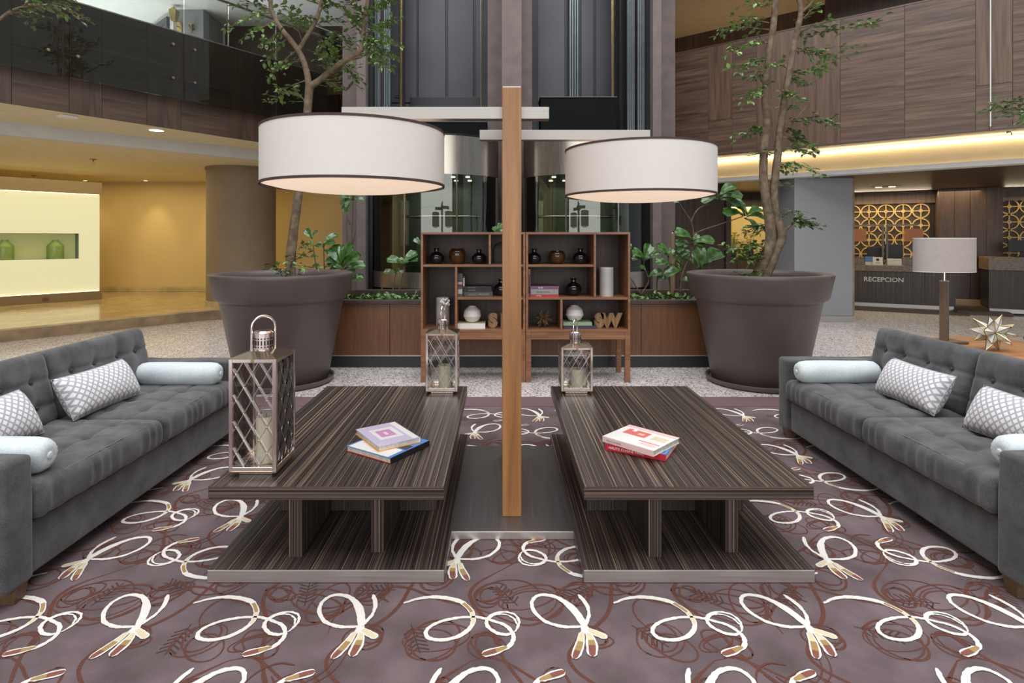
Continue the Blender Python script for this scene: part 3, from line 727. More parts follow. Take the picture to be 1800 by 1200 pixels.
def cushion(label, pos, s, L=.49, H=.245, th=.15, lean=60, yaw=0):
    N, K = 26, 14; vs = []; fs = []; uv = []
    t = T('lumbar_pillow', label, 'pillow', pos, yaw, 'diamond patterned lumbar pillows')
    for side in (1, -1):
        for j in range(K+1):
            for i in range(N+1):
                u = i/N*2-1; v = j/K*2-1
                e = max(0, (1-u*u*u*u))*max(0, (1-v*v)); 
                z = side*th/2*(e**.45)
                cn = 1-.05*(1-abs(u)**3)*abs(v)**2*0
                x = u*L/2*(1-.035*(1-v*v)*0-.03*(v*v<.0)); y = v*H/2*(1-.10*(1-abs(u)**2.2)*0)
                x *= 1-.04*(1-v*v); y *= 1-.07*(1-u*u)
                z += .005*mnoise.noise(Vector((x*9, y*9, side*3+pos[1])))*(e > .01)
                vs.append(Vector((x, y, z))); uv.append((i/N, j/K))
    o = (N+1)*(K+1)
    for j in range(K):
        for i in range(N):
            a = j*(N+1)+i; fs.append((a, a+1, a+N+2, a+N+1)); fs.append((o+a, o+a+N+1, o+a+N+2, o+a+1))
    me = bpy.data.meshes.new('pillow_cover')
    Mt = Matrix.Rotation(-s*pi/2, 4, 'Z') @ Matrix.Rotation(radians(lean), 4, 'X')   # long axis along the sofa, leaning back
    me.from_pydata([tuple(Mt @ p) for p in vs], [], fs)
    lay = me.uv_layers.new(name='UVMap')
    for lp_ in me.loops: lay.data[lp_.index].uv = uv[lp_.vertex_index]
    me.materials.append(M['diamond'])
    bm = bmesh.new(); bm.from_mesh(me); bmesh.ops.remove_doubles(bm, verts=bm.verts, dist=.0004); bmesh.ops.recalc_face_normals(bm, faces=bm.faces); bm.to_mesh(me); bm.free()
    me.polygons.foreach_set('use_smooth', [True]*len(me.polygons))
    put('pillow_cover', me, t)
    ed = []
    for (u, v) in [(-1+2*k/16, -1) for k in range(16)]+[(1, -1+2*k/8) for k in range(8)]+[(1-2*k/16, 1) for k in range(16)]+[(-1, 1-2*k/8) for k in range(9)]:
        ed.append(Mt @ Vector((u*L/2*(1-.04*(1-v*v)), v*H/2*(1-.07*(1-u*u)), 0)))
    MB().tube(ed, .0026, 6).build('piping', M['p_grey'], t, smooth=True)
    return t
cushion('diamond patterned lumbar pillow on the right sofa, nearer the pot', (2.39, 3.31, .553), 1)
cushion('diamond patterned lumbar pillow on the right sofa, nearer the viewer', (2.41, 2.65, .550), 1, yaw=radians(3))
cushion('diamond patterned lumbar pillow on the left sofa, nearer the pot', (-2.29, 3.24, .556), -1, L=.53, yaw=radians(-2))
cushion('diamond patterned lumbar pillow on the left sofa, nearer the viewer', (-2.30, 2.53, .556), -1, L=.53, yaw=radians(2))

def bolster(label, pos, L=.54, r=.073, rz=0):
    t = T('bolster', label, 'pillow', pos, rz, 'pale blue bolsters')
    h = L/2
    pr = [(.012, -h+.006), (.03, -h+.002), (r*.72, -h+.012), (r*.93, -h+.035), (r, -h+.07)]+[(r*1.01, -h+.07+(L-.14)*k/6) for k in range(1, 6)]
    pr += [(a, -b) for a, b in reversed(pr[:5])]
    def rip(a, j): return 1+(.035*sin(a*17) if j in (1, 2, len(pr)-2, len(pr)-3) else .012*sin(a*5+j))
    RM_ = Matrix.Rotation(pi/2, 4, 'Y')
    MB().lathe(pr, 36, RM_, rip).build('bolster_cover', M['bolster'], t, smooth=60)
    for s in (-1, 1):
        MB().lathe([(0, .008), (.012, .006), (.016, 0), (.012, -.004), (0, -.004)], 12, Matrix.Translation((s*(h-.004), 0, 0)) @ Matrix.Rotation(s*pi/2, 4, 'Y')).build('end_button', M['bolster'], t, smooth=True)
bolster('pale blue bolster against the far arm of the right sofa', (2.245, 3.81, .512), .55)
bolster('pale blue bolster against the near arm of the right sofa', (2.345, 2.37, .512), .55)
bolster('pale blue bolster against the far arm of the left sofa', (-2.13, 3.76, .512), .55)
bolster('pale blue bolster against the near arm of the left sofa', (-2.13, 2.34, .512), .55)

# ------------------------------------------------------------------ coffee tables
def coffee(x0, x1, label):
    t = T('coffee_table', label, 'coffee table', ((x0+x1)/2, 2.295, .0145), 0, 'low striped wood coffee tables'); h = (x1-x0)/2; z = -.0145; L = 1.595
    MB().box((-h, 0.004, .03), (h, L, .066+z)).build('base', M['zeb_y'], t)
    MB().box((-h-.001, 0, 0), (h+.001, .004, .064+z), ch=.001).build('base_front_plate', M['steel'], t)
    for s in (-1, 1): MB().box((s*h, 0.004, 0), (s*(h+.003), L, .064+z)).build('base_side_plate', M['dark_steel'], t)
    MB().box((-h, L, 0), (h, L+.004, .064+z)).build('base_rear_plate', M['steel'], t)
    MB().box((-h+.03, .03, 0), (h-.03, L-.03, .03)).build('plinth', M['black_paint'], t)
    dz = .066+z
    for xx, y0 in ((-.155, .09), (.182, .125)):
        MB().box((xx-.027, y0, dz), (xx+.027, 1.48, .345+z), ch=.002).build('support_board', M['zeb_z'], t)
    for yy in (.50, 1.10):
        for a, b in ((-.38, -.182), (-.128, .155), (.209, .39)):
            MB().box((a, yy, dz), (b, yy+.045, .345+z), ch=.002).build('cross_board', M['zeb_z'], t)
    MB().box((-h+.0012, .0052, .346+z), (h-.0012, L-.0212, .3990+z)).build('top_core', M['zeb_x'], t)
    MB().box((-h, .004, .3990+z), (h, L-.02, .4000+z)).build('top_veneer', M['zeb_y'], t)
    for s in (-1, 1): MB().box((s*(h-.0012), .0052, .346+z), (s*h, L-.0212, .399+z)).build('edge_band', M['zeb_y'], t)
    return t
coffee(-1.187, -.234, 'low striped wood coffee table on the left, carrying two lanterns')
coffee(.333, 1.262, 'low striped wood coffee table on the right, carrying one small lantern')

# ------------------------------------------------------------------ double floor lamp
lamp = T('floor_lamp', 'tall wooden post floor lamp with two hanging drum shades and steel arms', 'floor lamp', (.049, 2.63, .0145))
MB().box((-.283, 0, .012), (.283, 1.09, .0345), ch=.002).build('base_plate', M['dark_steel'], lamp)
MB().box((-.283, -.004, 0), (.283, 0, .0345), ch=.001).build('base_front_edge', M['steel'], lamp)
MB().box((-.26, .02, 0), (.26, 1.07, .012)).build('base_foot', M['black_paint'], lamp)
MB().box((-.0465, .14, .0345), (.0465, .92, 2.125), ch=.003).build('post', M['teak'], lamp)
MB().box((-.044, .142, 2.1252), (.044, .918, 2.129)).build('post_cap', M['steel'], lamp)
YL, YR = 2.87-2.63, 3.47-2.63
for (a, b, yy) in ((-.85, .188, YL), (-.184, .85, YR)):
    MB().box((a, yy-.03, 1.985), (b, yy+.03, 2.045), ch=.002).build('arm', M['steel_arm'], lamp)
def shade(xc, yc, zb, zt, r, nm):
    mt = Matrix.Translation((xc, yc, 0))
    sh_ = MB().lathe([(r, zb), (r, zt), (r-.004, zt), (r-.004, zb), (r, zb)], 72, mt).build('shade', M['shade'], lamp, smooth=True)
    for z in (zb, zt-.012): MB().lathe([(r+.002, z), (r+.002, z+.012), (r-.005, z+.012), (r-.005, z), (r+.002, z)], 72, mt).build('shade_trim', M['shade_trim'], sh_, smooth=True)
    MB().lathe([(0, zb-.034), (r*.3, zb-.031), (r*.6, zb-.021), (r*.85, zb-.005), (r-.006, zb+.010), (r-.006, zb+.016), (0, zb+.016)], 72, mt).build('diffuser', M['diffuser'], sh_, smooth=True)
    MB().tube([(xc, yc, zt-.02), (xc, yc, 1.99)], .012, 10).build('stem', M['steel'], sh_)
    for k in range(3):
        a = 2*pi*k/3+.5; MB().tube([(xc, yc, zt-.02), (xc+(r-.01)*cos(a), yc+(r-.01)*sin(a), zt-.02)], .005, 6).build('spoke', M['steel'], sh_)
shade(-.789, YL, 1.648, 1.925, .448, 'left')
shade(.789, YR, 1.644, 1.930, .448, 'right')

# ------------------------------------------------------------------ lanterns
def lantern(label, x, y, z, w_, d_, hb, hh, handle_rz, clabel, ch_r=.038, ch_h=.082, candle_h=.15, candle_r=.043):
    t = T('lantern', label, 'lantern', (x, y, z), 0, 'polished metal lanterns with diamond lattice')
    a, b = w_/2, d_/2; f = .016; z0 = .022; z1 = hb; ph = .006
    MB().box((-a+.03, -b+.03, 0), (a-.03, b-.03, .016), ch=.002).build('foot', M['nickel'], t)
    MB().box((-a, -b, .016), (a, b, z0+.004), ch=.002).build('floor_plate', M['nickel_matt'], t)
    for sx in (-1, 1):
        for sy in (-1, 1):
            MB().box((sx*a, sy*b, z0), (sx*(a-f), sy*(b-f), z1), ch=.002).build('corner_post', M['nickel'], t)
    for sy in (-1, 1):
        for zz in (z0+.004, z1-f): MB().box((-a+f, sy*b, zz), (a-f, sy*(b-ph), zz+f), ch=.002).build('rail', M['nickel'], t)
    for sx in (-1, 1):
        for zz in (z0+.004, z1-f): MB().box((sx*a, -b+f, zz), (sx*(a-ph), b-f, zz+f), ch=.002).build('rail', M['nickel'], t)
    MB().add([(-a-.002, -b-.002, z1), (a+.002, -b-.002, z1), (a+.002, b+.002, z1), (-a-.002, b+.002, z1), (-.04, -.04, z1+.02), (.04, -.04, z1+.02), (.04, .04, z1+.02), (-.04, .04, z1+.02)],
             [(0,3,2,1),(4,5,6,7),(0,1,5,4),(1,2,6,5),(2,3,7,6),(3,0,4,7)]).build('roof', M['nickel_matt'], t)
    cz = z1+.016
    chm = MB().lathe([(ch_r, cz), (ch_r, cz+ch_h*.82), (ch_r*1.06, cz+ch_h*.83), (ch_r*1.06, cz+ch_h*.88), (ch_r*.86, cz+ch_h*.97), (ch_r*.4, cz+ch_h), (0, cz+ch_h)], 28).build('chimney', M['nickel'], t, smooth=True)
    slots = MB()
    for k in range(18):
        an = 2*pi*k/18
        for (za, zb) in ((.18, .24), (.30, .52), (.58, .64)):
            mt = Matrix.Rotation(an, 4, 'Z') @ Matrix.Translation((ch_r+.0003, 0, 0))
            slots.box((-.001, -.0028, cz+ch_h*za), (.0008, .0028, cz+ch_h*zb), mt)
    slots.build('vent_slots', M['black_metal'], chm, kind='stuff')
    # loop handle
    hr = ch_r+.012; top = hh-hr*1.0
    pts = [(-hr, 0, z1+.006), (-hr, 0, z1+.03)]+[(-hr*cos(pi*k/14), 0, top+hr*1.0*sin(pi*k/14)) for k in range(15)]+[(hr, 0, z1+.03), (hr, 0, z1+.006)]
    MB().tube(pts, .0055, 10, Matrix.Rotation(handle_rz, 4, 'Z')).build('handle', M['nickel'], t, smooth=True)
    # diamond lattice in every side
    H0, H1 = z0+.004+f, z1-f
    for face in range(4):
        hw = (a if face % 2 == 0 else b)-f; off = -(b if face % 2 == 0 else a)+.006
        rot = Matrix.Rotation(face*pi/2, 4, 'Z')
        MB().box((-hw, off+.004, H0), (hw, off+.006, H1), rot).build('glass_pane', M['glass'], t)
        px_ = 2*hw/2.6; slope = 1.72
        for sg in (-1, 1):
            k = -12
            while k < 16:
                c = k*px_+.4*px_; seg = []
                # line x = c + sg*(z-H0)/slope
                for zz in (H0, H1):
                    pass
                za, zb = H0, H1
                xa, xb = c, c+sg*(H1-H0)/slope
                lo, hi = (xa, xb) if xa < xb else (xb, xa)
                def zat(xv): return H0+(xv-c)*slope*sg
                cand = sorted([zat(-hw), zat(hw)]); za = max(H0, cand[0]); zb = min(H1, cand[1])
                if zb-za > .02:
                    p = Vector((c+sg*(za-H0)/slope, off+.002*(sg+1)*.5, za)); q = Vector((c+sg*(zb-H0)/slope, off+.002*(sg+1)*.5, zb))
                    MB().bar(p, q, .0105, .0022, rot).build('lattice_strip', M['nickel'], t)
                k += 1
    MB().box((-.006, -b-.004, z1-f*.9), (.006, -b, z1-.001), ch=.001).build('clasp', M['brass'], t)
    c = T('candle', clabel, 'candle', (x+.012, y+.0, z+z0+.0045), 0)
    MB().lathe([(candle_r, 0), (candle_r, candle_h-.004), (candle_r-.004, candle_h), (candle_r*.5, candle_h-.004), (0, candle_h-.006)], 26).build('wax', M['candle'], c, smooth=True)
    MB().tube([(0, 0, candle_h-.007), (.002, 0, candle_h+.008)], .0014, 6).build('wick', M['wick'], c)
ZT = .4005
lantern('tallest polished metal lantern, at the near corner of the left table', -1.047, 2.50, ZT, .200, .225, .495, .662, radians(38), 'thick ivory pillar candle inside the tallest lantern', .038, .09, .20, .041)
lantern('middle sized metal lantern on the far end of the left table', -.387, 3.75, ZT, .205, .185, .392, .56, radians(80), 'ivory pillar candle inside the lantern on the far left tabletop', .036, .07, .145, .042)
lantern('smallest metal lantern on the far end of the right table', .485, 3.755, ZT, .205, .185, .300, .47, radians(68), 'ivory pillar candle inside the smallest lantern', .036, .078, .12, .044)

# ------------------------------------------------------------------ books
def book(label, cat, loc, L, W, H, rz, cover, spine=None, group=None, upright=False, prints=(), spine_text=None, back_board=None):
    t = T('book', label, cat, loc, rz, group); b = .0028
    MM = Matrix.Identity(4) if not upright else Matrix.Translation((0, 0, L/2)) @ Matrix.Rotation(pi/2, 4, 'Y')
    # lying: spine along the -y edge, length along x
    MB().box((-L/2+.003, -W/2+.004, b), (L/2-.003, W/2-.004, H-b), MM).build('pages', M['gunmetal'], t)
    MB().box((-L/2, -W/2, 0), (L/2, W/2, b), MM).build('back_cover', back_board or cover, t)
    fc_ = MB().box((-L/2, -W/2, H-b), (L/2, W/2, H), MM).build('front_cover', cover, t)
    sp_ = MB().box((-L/2, -W/2-.001, 0), (L/2, -W/2+.004, H), MM, .001).build('spine', spine or cover, t)
    for pi_, (x0, y0, x1, y1, m) in enumerate(prints):
        MB().box((x0, y0, H), (x1, y1, H+.0004+.0003*pi_), MM).build('cover_print', m, fc_)
    if spine_text:
        body, m, size, xo = spine_text
        me = text_mesh(body, size, .0008, m, align='LEFT')
        me.transform(MM @ Matrix.Translation((xo, -W/2-.0016, H*.5-size*.35)) @ Matrix.Rotation(pi/2, 4, 'X')); put('spine_lettering', me, sp_)
    return t
P_ = lambda k: M['p_'+k]
zb = ZT+.0004
book('red spined cookery book with blue cover, under the pale book on the right table', 'book', (.67, 2.725, zb), .285, .225, .030, radians(-30), P_('blue'), P_('red'),
     prints=((-.12, -.1, .05, -.05, P_('white')), (.0, -.09, .13, .1, P_('navy')), (-.13, 0, -.03, .1, P_('white'))), spine_text=('HAUTE CUISINE PARIS', P_('white'), .017, -.125), back_board=P_('red'))
book('pale book with coral square on its cover, atop the right table stack', 'book', (.662, 2.71, zb+.031), .272, .240, .026, radians(-45), P_('white'), P_('palered'),
     prints=((-.10, -.005, .02, .07, P_('coral')), (-.075, .045, -.055, .0705, P_('white')), (-.03, .02, .0, .0405, P_('palered')), (.04, -.09, .12, -.06, P_('palered')), (.05, .0, .12, .05, P_('cream')), (-.13, .085, .13, .115, P_('palered')), (.02, -.05, .125, -.045, P_('coral'))),
     spine_text=('PALM HOMES', P_('grey'), .013, -.11))
book('blue and white book with red edges, under the lilac book on the left table', 'book', (-.54, 2.715, zb), .265, .285, .026, radians(-33+90), P_('blue'), P_('black'),
     prints=((-.13, -.12, -.03, .13, P_('white')), (-.02, -.13, .03, -.02, P_('navy'))), back_board=P_('red'))
book('lilac white book with pink square cover, atop the left table stack', 'book', (-.558, 2.775, zb+.027), .285, .212, .026, radians(-55+180), P_('lilac'), P_('white'),
     prints=((-.135, -.1, .135, -.07, P_('white')), (-.07, -.055, .08, .065, P_('white')), (-.045, -.03, .05, .045, P_('pink')), (-.02, .0, .02, .0155, P_('white'))), back_board=P_('orange'))

# ------------------------------------------------------------------ bookcases
SZ1, SZ2, BOT, TOPZ = 1.150, .830, .515, 1.467
def bookcase(x0, x1, dividers, shelves, label):
    t = T('bookcase', label, 'bookcase', ((x0+x1)/2, 5.55, 0), 0, 'pair of walnut bookcases on legs'); h = (x1-x0)/2; D = .47; q = .011
    MB().box((-h, 0, TOPZ-2*q), (h, D, TOPZ), ch=.002).build('top_board', M['case_wood'], t)
    MB().box((-h, 0, BOT-2*q), (h, D, BOT), ch=.002).build('bottom_board', M['case_wood'], t)
    for s in (-1, 1): MB().box((s*h, 0, BOT), (s*(h-2*q), D, TOPZ-2*q), ch=.002).build('side_board', M['case_wood'], t)
    MB().box((-h+2*q, D-.012, BOT), (h-2*q, D, TOPZ-2*q)).build('back_panel', M['case_back'], t)
    for (a, b, z) in shelves: MB().box((a-(x0+x1)/2, .006, z-2*q), (b-(x0+x1)/2, D-.014, z), ch=.002).build('shelf', M['case_wood'], t)
    for (x, za, zb_) in dividers: MB().box((x-(x0+x1)/2-q, .004, za), (x-(x0+x1)/2+q, D-.014, zb_), ch=.002).build('divider', M['case_wood'], t)
    MB().box((-h+.05, .004, .42), (h-.05, .028, BOT-2*q), ch=.002).build('apron', M['case_wood'], t)
    for s in (-1, 1): MB().box((s*(h-.004), .06, .42), (s*(h-.03), D-.06, BOT-2*q), ch=.002).build('side_apron', M['case_wood'], t)
    for s in (-1, 1):
        for y in (.0, D-.05): MB().box((s*h, y, 0), (s*(h-.05), y+.05, BOT-2*q), ch=.002).build('leg', M['case_wood'], t)
bx0, bx1, bx2, bx3 = -.790, .230, .236, 1.254
bookcase(bx0, bx1, [(-.117, SZ1, TOPZ-.022), (-.446, BOT, SZ1-.022)], [(bx0+.022, bx1-.022, SZ1), (-.435, bx1-.022, SZ2)], 'walnut bookcase on legs, left of the pair, with tall lower left bay')
bookcase(bx2, bx3, [(.910, SZ2, TOPZ-.022), (.583, BOT, SZ2-.022)], [(bx2+.022, .899, SZ1), (bx2+.022, bx3-.022, SZ2)], 'walnut bookcase on legs, right of the pair, with tall upper right bay')
def sx(x, Y=5.76): return (x-VX)*Y/F
def vase(label, x, z, r, h, Y=5.76):
    t = T('bottle_vase', label, 'vase', (sx(x, Y), Y, z), 0, 'squat black glass vases')
    MB().lathe([(0, 0), (r*.55, 0), (r*.85, h*.12), (r, h*.33), (r*.95, h*.50), (r*.74, h*.65), (r*.46, h*.725), (r*.32, h*.755), (r*.30, h*.80), (r*.30, h*.92)], 32).build('body', M['black_glass'], t, smooth=60)
    MB().lathe([(r*.30, h*.92), (r*.40, h*.97), (r*.38, h), (r*.28, h), (r*.25, h*.86)], 24).build('lip', M['black_glass'], t, smooth=60)
vase('black bottle vase on the left bookcase top shelf, far left', 767.5, SZ1, .077, .158)
vase('black bottle vase on the left bookcase top shelf, beside the divider', 842, SZ1, .075, .146)
vase('black bottle vase on the right bookcase top shelf, next to the post', 939, SZ1, .072, .15)
vase('black bottle vase on the right bookcase top shelf, right of the amber bowl', 1020, SZ1, .078, .155)
vase('black bottle vase on the right bookcase middle shelf', 1008, SZ2, .083, .175)
vase('black bottle vase on the left bookcase middle shelf, partly behind the post', 881, SZ2, .08, .165)
def bowl(label, x, r, h):
    t = T('amber_bowl', label, 'bowl', (sx(x), 5.76, SZ1), 0, 'round amber glass bowls')
    MB().lathe([(0, 0), (r*.55, 0), (r*.85, h*.2), (r, h*.55), (r*.93, h*.82), (r*.72, h*.97)], 36).build('body', M['amber'], t, smooth=60)
    MB().lathe([(r*.72, h*.97), (r*.70, h), (r*.64, h*.97), (r*.75, h*.7), (r*.5, h*.2), (0, h*.12)], 36).build('rim', M['amber'], t, smooth=60)
bowl('taller amber glass bowl on the left bookcase top shelf', 804, .086, .155)
bowl('lower amber glass bowl on the right bookcase top shelf', 979, .088, .132)
def cyl(label, x, z, r, h, Y=5.74):
    t = T('cylinder_vase', label, 'vase', (sx(x, Y), Y, z), 0, 'white gridded cylinder vases')
    MB().lathe([(0, 0), (r, 0), (r, h), (r-.006, h), (r-.006, .02), (0, .02)], 40).build('body', M['white_ceramic'], t, smooth=True)
    g = MB()
    for k in range(22): g.lathe([(r+.0012, .012*k+.01), (r+.0012, .012*k+.0125), (r, .012*k+.0125), (r, .012*k+.01)], 40)
    for k in range(36): g.box((r-.001, -.0011, .005), (r+.0013, .0011, h-.004), Matrix.Rotation(2*pi*k/36, 4, 'Z'))
    g.build('grid_relief', M['p_grey'], t, kind='stuff')
cyl('white gridded cylinder vase in the right bookcase tall bay', 1066, SZ2, .068, .285)
cyl('white gridded cylinder vase in the left bookcase tall bay', 778.5, BOT, .068, .285, 5.85)
# dried flower ornament
t = T('dried_flower', 'white clustered dried flower head on a stem in the left tall bay', 'flower', (sx(782, 5.69), 5.69, BOT))
MB().lathe([(0, 0), (.03, 0), (.032, .01), (.012, .03), (.006, .10), (.006, .2), (0, .2)], 16).build('stand', M['nickel'], t, smooth=True)
for k in range(22):
    a = R.uniform(0, 2*pi); e = R.uniform(-.5, 1.4); rr = .045
    c = Vector((rr*cos(a)*cos(e), rr*.8*sin(a)*cos(e), .245+rr*sin(e)))
    MB().lathe([(0, -.014), (.011, -.007), (.015, 0), (.011, .008), (0, .013)], 8, Matrix.Translation(c) @ Matrix.Rotation(R.uniform(-1, 1), 4, 'X')).build('petal', M['white_ceramic'], t, smooth=60)
MB().tube([(0, 0, .2), (0, 0, .245)], .02, 8).build('core', M['p_cream'], t)
def facet(label, x, z, r, h, Y=5.72):
    t = T('faceted_vase', label, 'vase', (sx(x, Y), Y, z), 0, 'white faceted globe vases'); n = 14; rows = 7; mb = MB(); vs = []; fs = []
    for j in range(rows+1):
        e = -1.15+2.3*j/rows; 
        for i in range(n):
            a = 2*pi*(i+.5*(j % 2))/n; k = 1.0 if j % 2 else 1.0
            vs.append((r*cos(e)*cos(a), r*cos(e)*sin(a), h/2+h/2*sin(e)/sin(1.15)))
    for j in range(rows):
        for i in range(n):
            a, b = j*n+i, j*n+(i+1) % n; c, d = (j+1)*n+i, (j+1)*n+(i+1) % n
            if j % 2 == 0: fs += [(a, b, c), (b, d, c)]
            else: fs += [(a, b, d), (a, d, c)]
    fs.append(tuple(range(n-1, -1, -1)))
    # push the diamond centres in and out for crisp relief
    vs = [tuple(Vector((p[0], p[1], p[2]))*(1) if (k//n) % 2 else Vector((p[0]*.935, p[1]*.935, p[2]))) for k, p in enumerate(vs)]
    mb.add(vs, fs).build('body', M['white_ceramic'], t)
    rt = r*cos(1.15); MB().lathe([(rt, h-.001), (rt*1.05, h+.006), (rt*.85, h+.006), (rt*.85, h-.01), (0, h-.012)], n).build('neck', M['white_ceramic'], t)
box_top = BOT+.05
facet('white faceted globe vase on the cream book, left bookcase', 830, box_top+.0005, .092, .155)
facet('white faceted globe vase on the green books, right bookcase', 1010, BOT+.0625, .092, .150)
book('thick cream book lying flat under the faceted vase, left bookcase', 'book', (sx(829, 5.72), 5.72, BOT), .28, .21, .05, 0, P_('cream'), P_('white'))
book('navy book at the bottom of the pair under the faceted vase', 'book', (sx(1017, 5.74), 5.74, BOT), .33, .25, .028, 0, P_('navy'))
book('sage green book on the navy book under the faceted vase', 'book', (sx(1013, 5.72), 5.73, BOT+.029), .285, .22, .033, 0, P_('sage'))
for k, (nm, lb, hh, L, txt) in enumerate((('brown', 'brown book at the bottom of the left bookcase flat stack', .05, .28, 'LOCO HOUSES'), ('black', 'black book in the middle of the left bookcase flat stack', .027, .27, 'NEW YORK'), ('black', 'black book on top of the left bookcase flat stack', .024, .265, 'NEW YORK'))):
    book(lb, 'book', (sx(842-k*.6, 5.72), 5.72, SZ2+(0, .051, .079)[k]), L, .21, hh, 0, P_(nm), group='flat stack in the left bookcase', spine_text=(txt, P_('grey'), .03 if k == 0 else .014, -.10))
for k, (nm, lb, hh, txt) in enumerate((('red', 'thin red book at the bottom of the right bookcase stack', .022, 'STYLE'), ('grey', 'thick grey book in the middle of the right bookcase stack', .052, 'Nordic Rooms'), ('mauve', 'mauve and yellow book on top of the right bookcase stack', .028, 'BOB'))):
    t = book(lb, 'book', (sx(956, 5.70), 5.72, SZ2+(0, .023, .076)[k]), .285 if k != 1 else .275, .21, hh, 0, P_(nm), group='flat stack in the right bookcase', spine_text=(txt, P_('white') if k != 1 else P_('black'), .018 if k == 0 else .022, -.06 if k == 2 else -.08))
def upright(label, x, h, th, d, mats, Y=5.70):
    t = T('book', label, 'book', (sx(x, Y), Y, SZ2), 0, 'upright books in the bookcases')
    MB().box((-th/2+.002, .004, .003), (th/2-.002, d-.004, h-.003)).build('pages', M['gunmetal'], t)
    for s in (-1, 1): MB().box((s*th/2, 0, 0), (s*(th/2-.003), d, h)).build('cover', mats[0], t)
    MB().box((-th/2, -.002, 0), (th/2, .003, h), ch=.001).build('spine', mats[0], t)
    for (a, b, m) in mats[1]: MB().box((-th/2+.003, -.0032, h*a), (th/2-.003, -.002, h*b)).build('spine_print', m, t)
upright('tall blue grey book with red lettering standing beside the divider', 809, .225, .048, .16, (P_('teal'), ((.1, .3, P_('white')), (.42, .5, P_('red')), (.52, .62, P_('white')), (.63, .66, P_('red')))))
upright('shorter dark book standing between the blue book and the stack', 815.4, .20, .022, .15, (P_('brown'), ((.5, .9, P_('cream')),)))
upright('orange brown book standing at the right bookcase left edge', 930.2, .272, .024, .16, (P_('coral'), ((.1, .8, P_('brown')),)), 5.66)
def letter(ch, label, x, Y=5.70):
    t = T('letter', label, 'letter', (sx(x, Y), Y, BOT), 0, 'wooden block letters')
    me = text_mesh(ch, .175, .045, M['letter_wood'], .014); me.transform(Matrix.Rotation(pi/2, 4, 'X'))
    lo = min(v.co.z for v in me.vertices); me.transform(Matrix.Translation((0, 0, -lo))); put('letter_block', me, t)
letter('S', 'wooden block letter S beside the lamp post, left bookcase', 866.5)
letter('E', 'wooden block letter half hidden by the lamp post', 888)
letter('S', 'wooden block letter S in the right bookcase', 1053)
letter('W', 'wooden block letter W in the right bookcase', 1074)
def star(label, loc, r, mat_f, mat_e, rim=.004, tilt=.3):
    t = T('star', label, 'ornament', loc, tilt); bm = bmesh.new(); bmesh.ops.create_icosphere(bm, subdivisions=1, radius=r*.42)
    bm.verts.ensure_lookup_table(); k = 0; rot = Matrix.Rotation(.5, 3, 'X')
    tips = []
    for f in bm.faces:
        n = rot @ f.normal; vs = [rot @ v.co for v in f.verts]; ln = r*(1 if k % 3 else .86); k += 1
        tip = n*ln; tips.append(tip)
    # twenty spikes, each a part with its wire edges
    zmin = min(p.z for p in tips); k = 0
    for f in bm.faces:
        vs = [rot @ v.co for v in f.verts]; tip = tips[k]; k += 1; up = Vector((0, 0, -zmin))
        MB().add([v+up for v in vs]+[tip+up], [(0, 1, 3), (1, 2, 3), (2, 0, 3), (0, 2, 1)]).build('spike', mat_f, t)
        mb = MB()
        for q in range(3): mb.tube([vs[q]+up, tip+up], rim*.5, 5); mb.tube([vs[q]+up, vs[(q+1) % 3]+up], rim*.5, 5)
        mb.build('wire_edge', mat_e, t)
    bm.free(); return t
star('dull bronze spiked star in the right bookcase lower left bay', (sx(955, 5.72), 5.72, BOT), .098, M['antique_gold'], M['antique_gold'], .003)
t = T('house_lantern', 'dark arched metal frame ornament beside the post, left bookcase top shelf', 'ornament', (sx(879, 5.8), 5.8, SZ1))
for s in (-1, 1):
    MB().tube([(-.07, s*.05, 0), (-.07, s*.05, .14), (-.045, s*.05, .19), (0, s*.05, .215), (.045, s*.05, .19), (.07, s*.05, .14), (.07, s*.05, 0)], .006, 8).build('arch', M['black_metal'], t, smooth=True)
    MB().box((s*.076-.006, -.056, 0), (s*.076+.0, .056, .012)).build('foot_bar', M['black_metal'], t)
MB().box((-.076, -.056, 0), (.076, .056, .008)).build('base', M['black_metal'], t)
# ------------------------------------------------------------------ giant pots and their trees
def pot(x, y, label, slabel):
    s = T('saucer', slabel, 'saucer', (x, y, 0), 0, 'round taupe saucers')
    MB().lathe([(0, 0), (.44, 0), (.475, .012), (.485, .05), (.478, .055), (.462, .05), (.455, .022), (0, .02)], 64).build('dish', M['pot'], s, smooth=60)
    t = T('flower_pot', label, 'pot', (x, y, .0205), 0, 'giant taupe flower pots')
    MB().lathe([(0, 0), (.405, 0), (.425, .012), (.575, .80), (.585, .815), (.60, .815), (.57, .78), (0, .70)], 72).build('body', M['pot'], t, smooth=50)
    MB().lathe([(.588, .812), (.612, .812), (.625, .83), (.662, 1.01), (.668, 1.034), (.662, 1.046), (.645, 1.05), (.585, 1.047), (.565, 1.035), (.555, .99), (.55, .82), (.588, .812)], 72).build('rim', M['pot'], t, smooth=50)
    MB().lathe([(0, .965), (.30, .96), (.552, .945)], 40).build('soil', M['soil'], t, smooth=True)
    a = -2.13
    MB().lathe([(.036, .0), (.036, .004), (.031, .004), (.031, .0)], 28, Matrix.Translation((.612*cos(a), .612*sin(a), .925)) @ Matrix.Rotation(a, 4, 'Z') @ Matrix.Rotation(pi/2, 4, 'Y')).build('stamped_ring', M['pot'], t)
    return t
LX, RX, PY = -2.150, 2.514, 5.60
pot(LX, PY, 'giant taupe flower pot on the left holding the single trunk tree', 'round taupe saucer beneath the left giant pot')
pot(RX, PY, 'giant taupe flower pot on the right holding the twin trunk tree', 'round taupe saucer beneath the right giant pot')

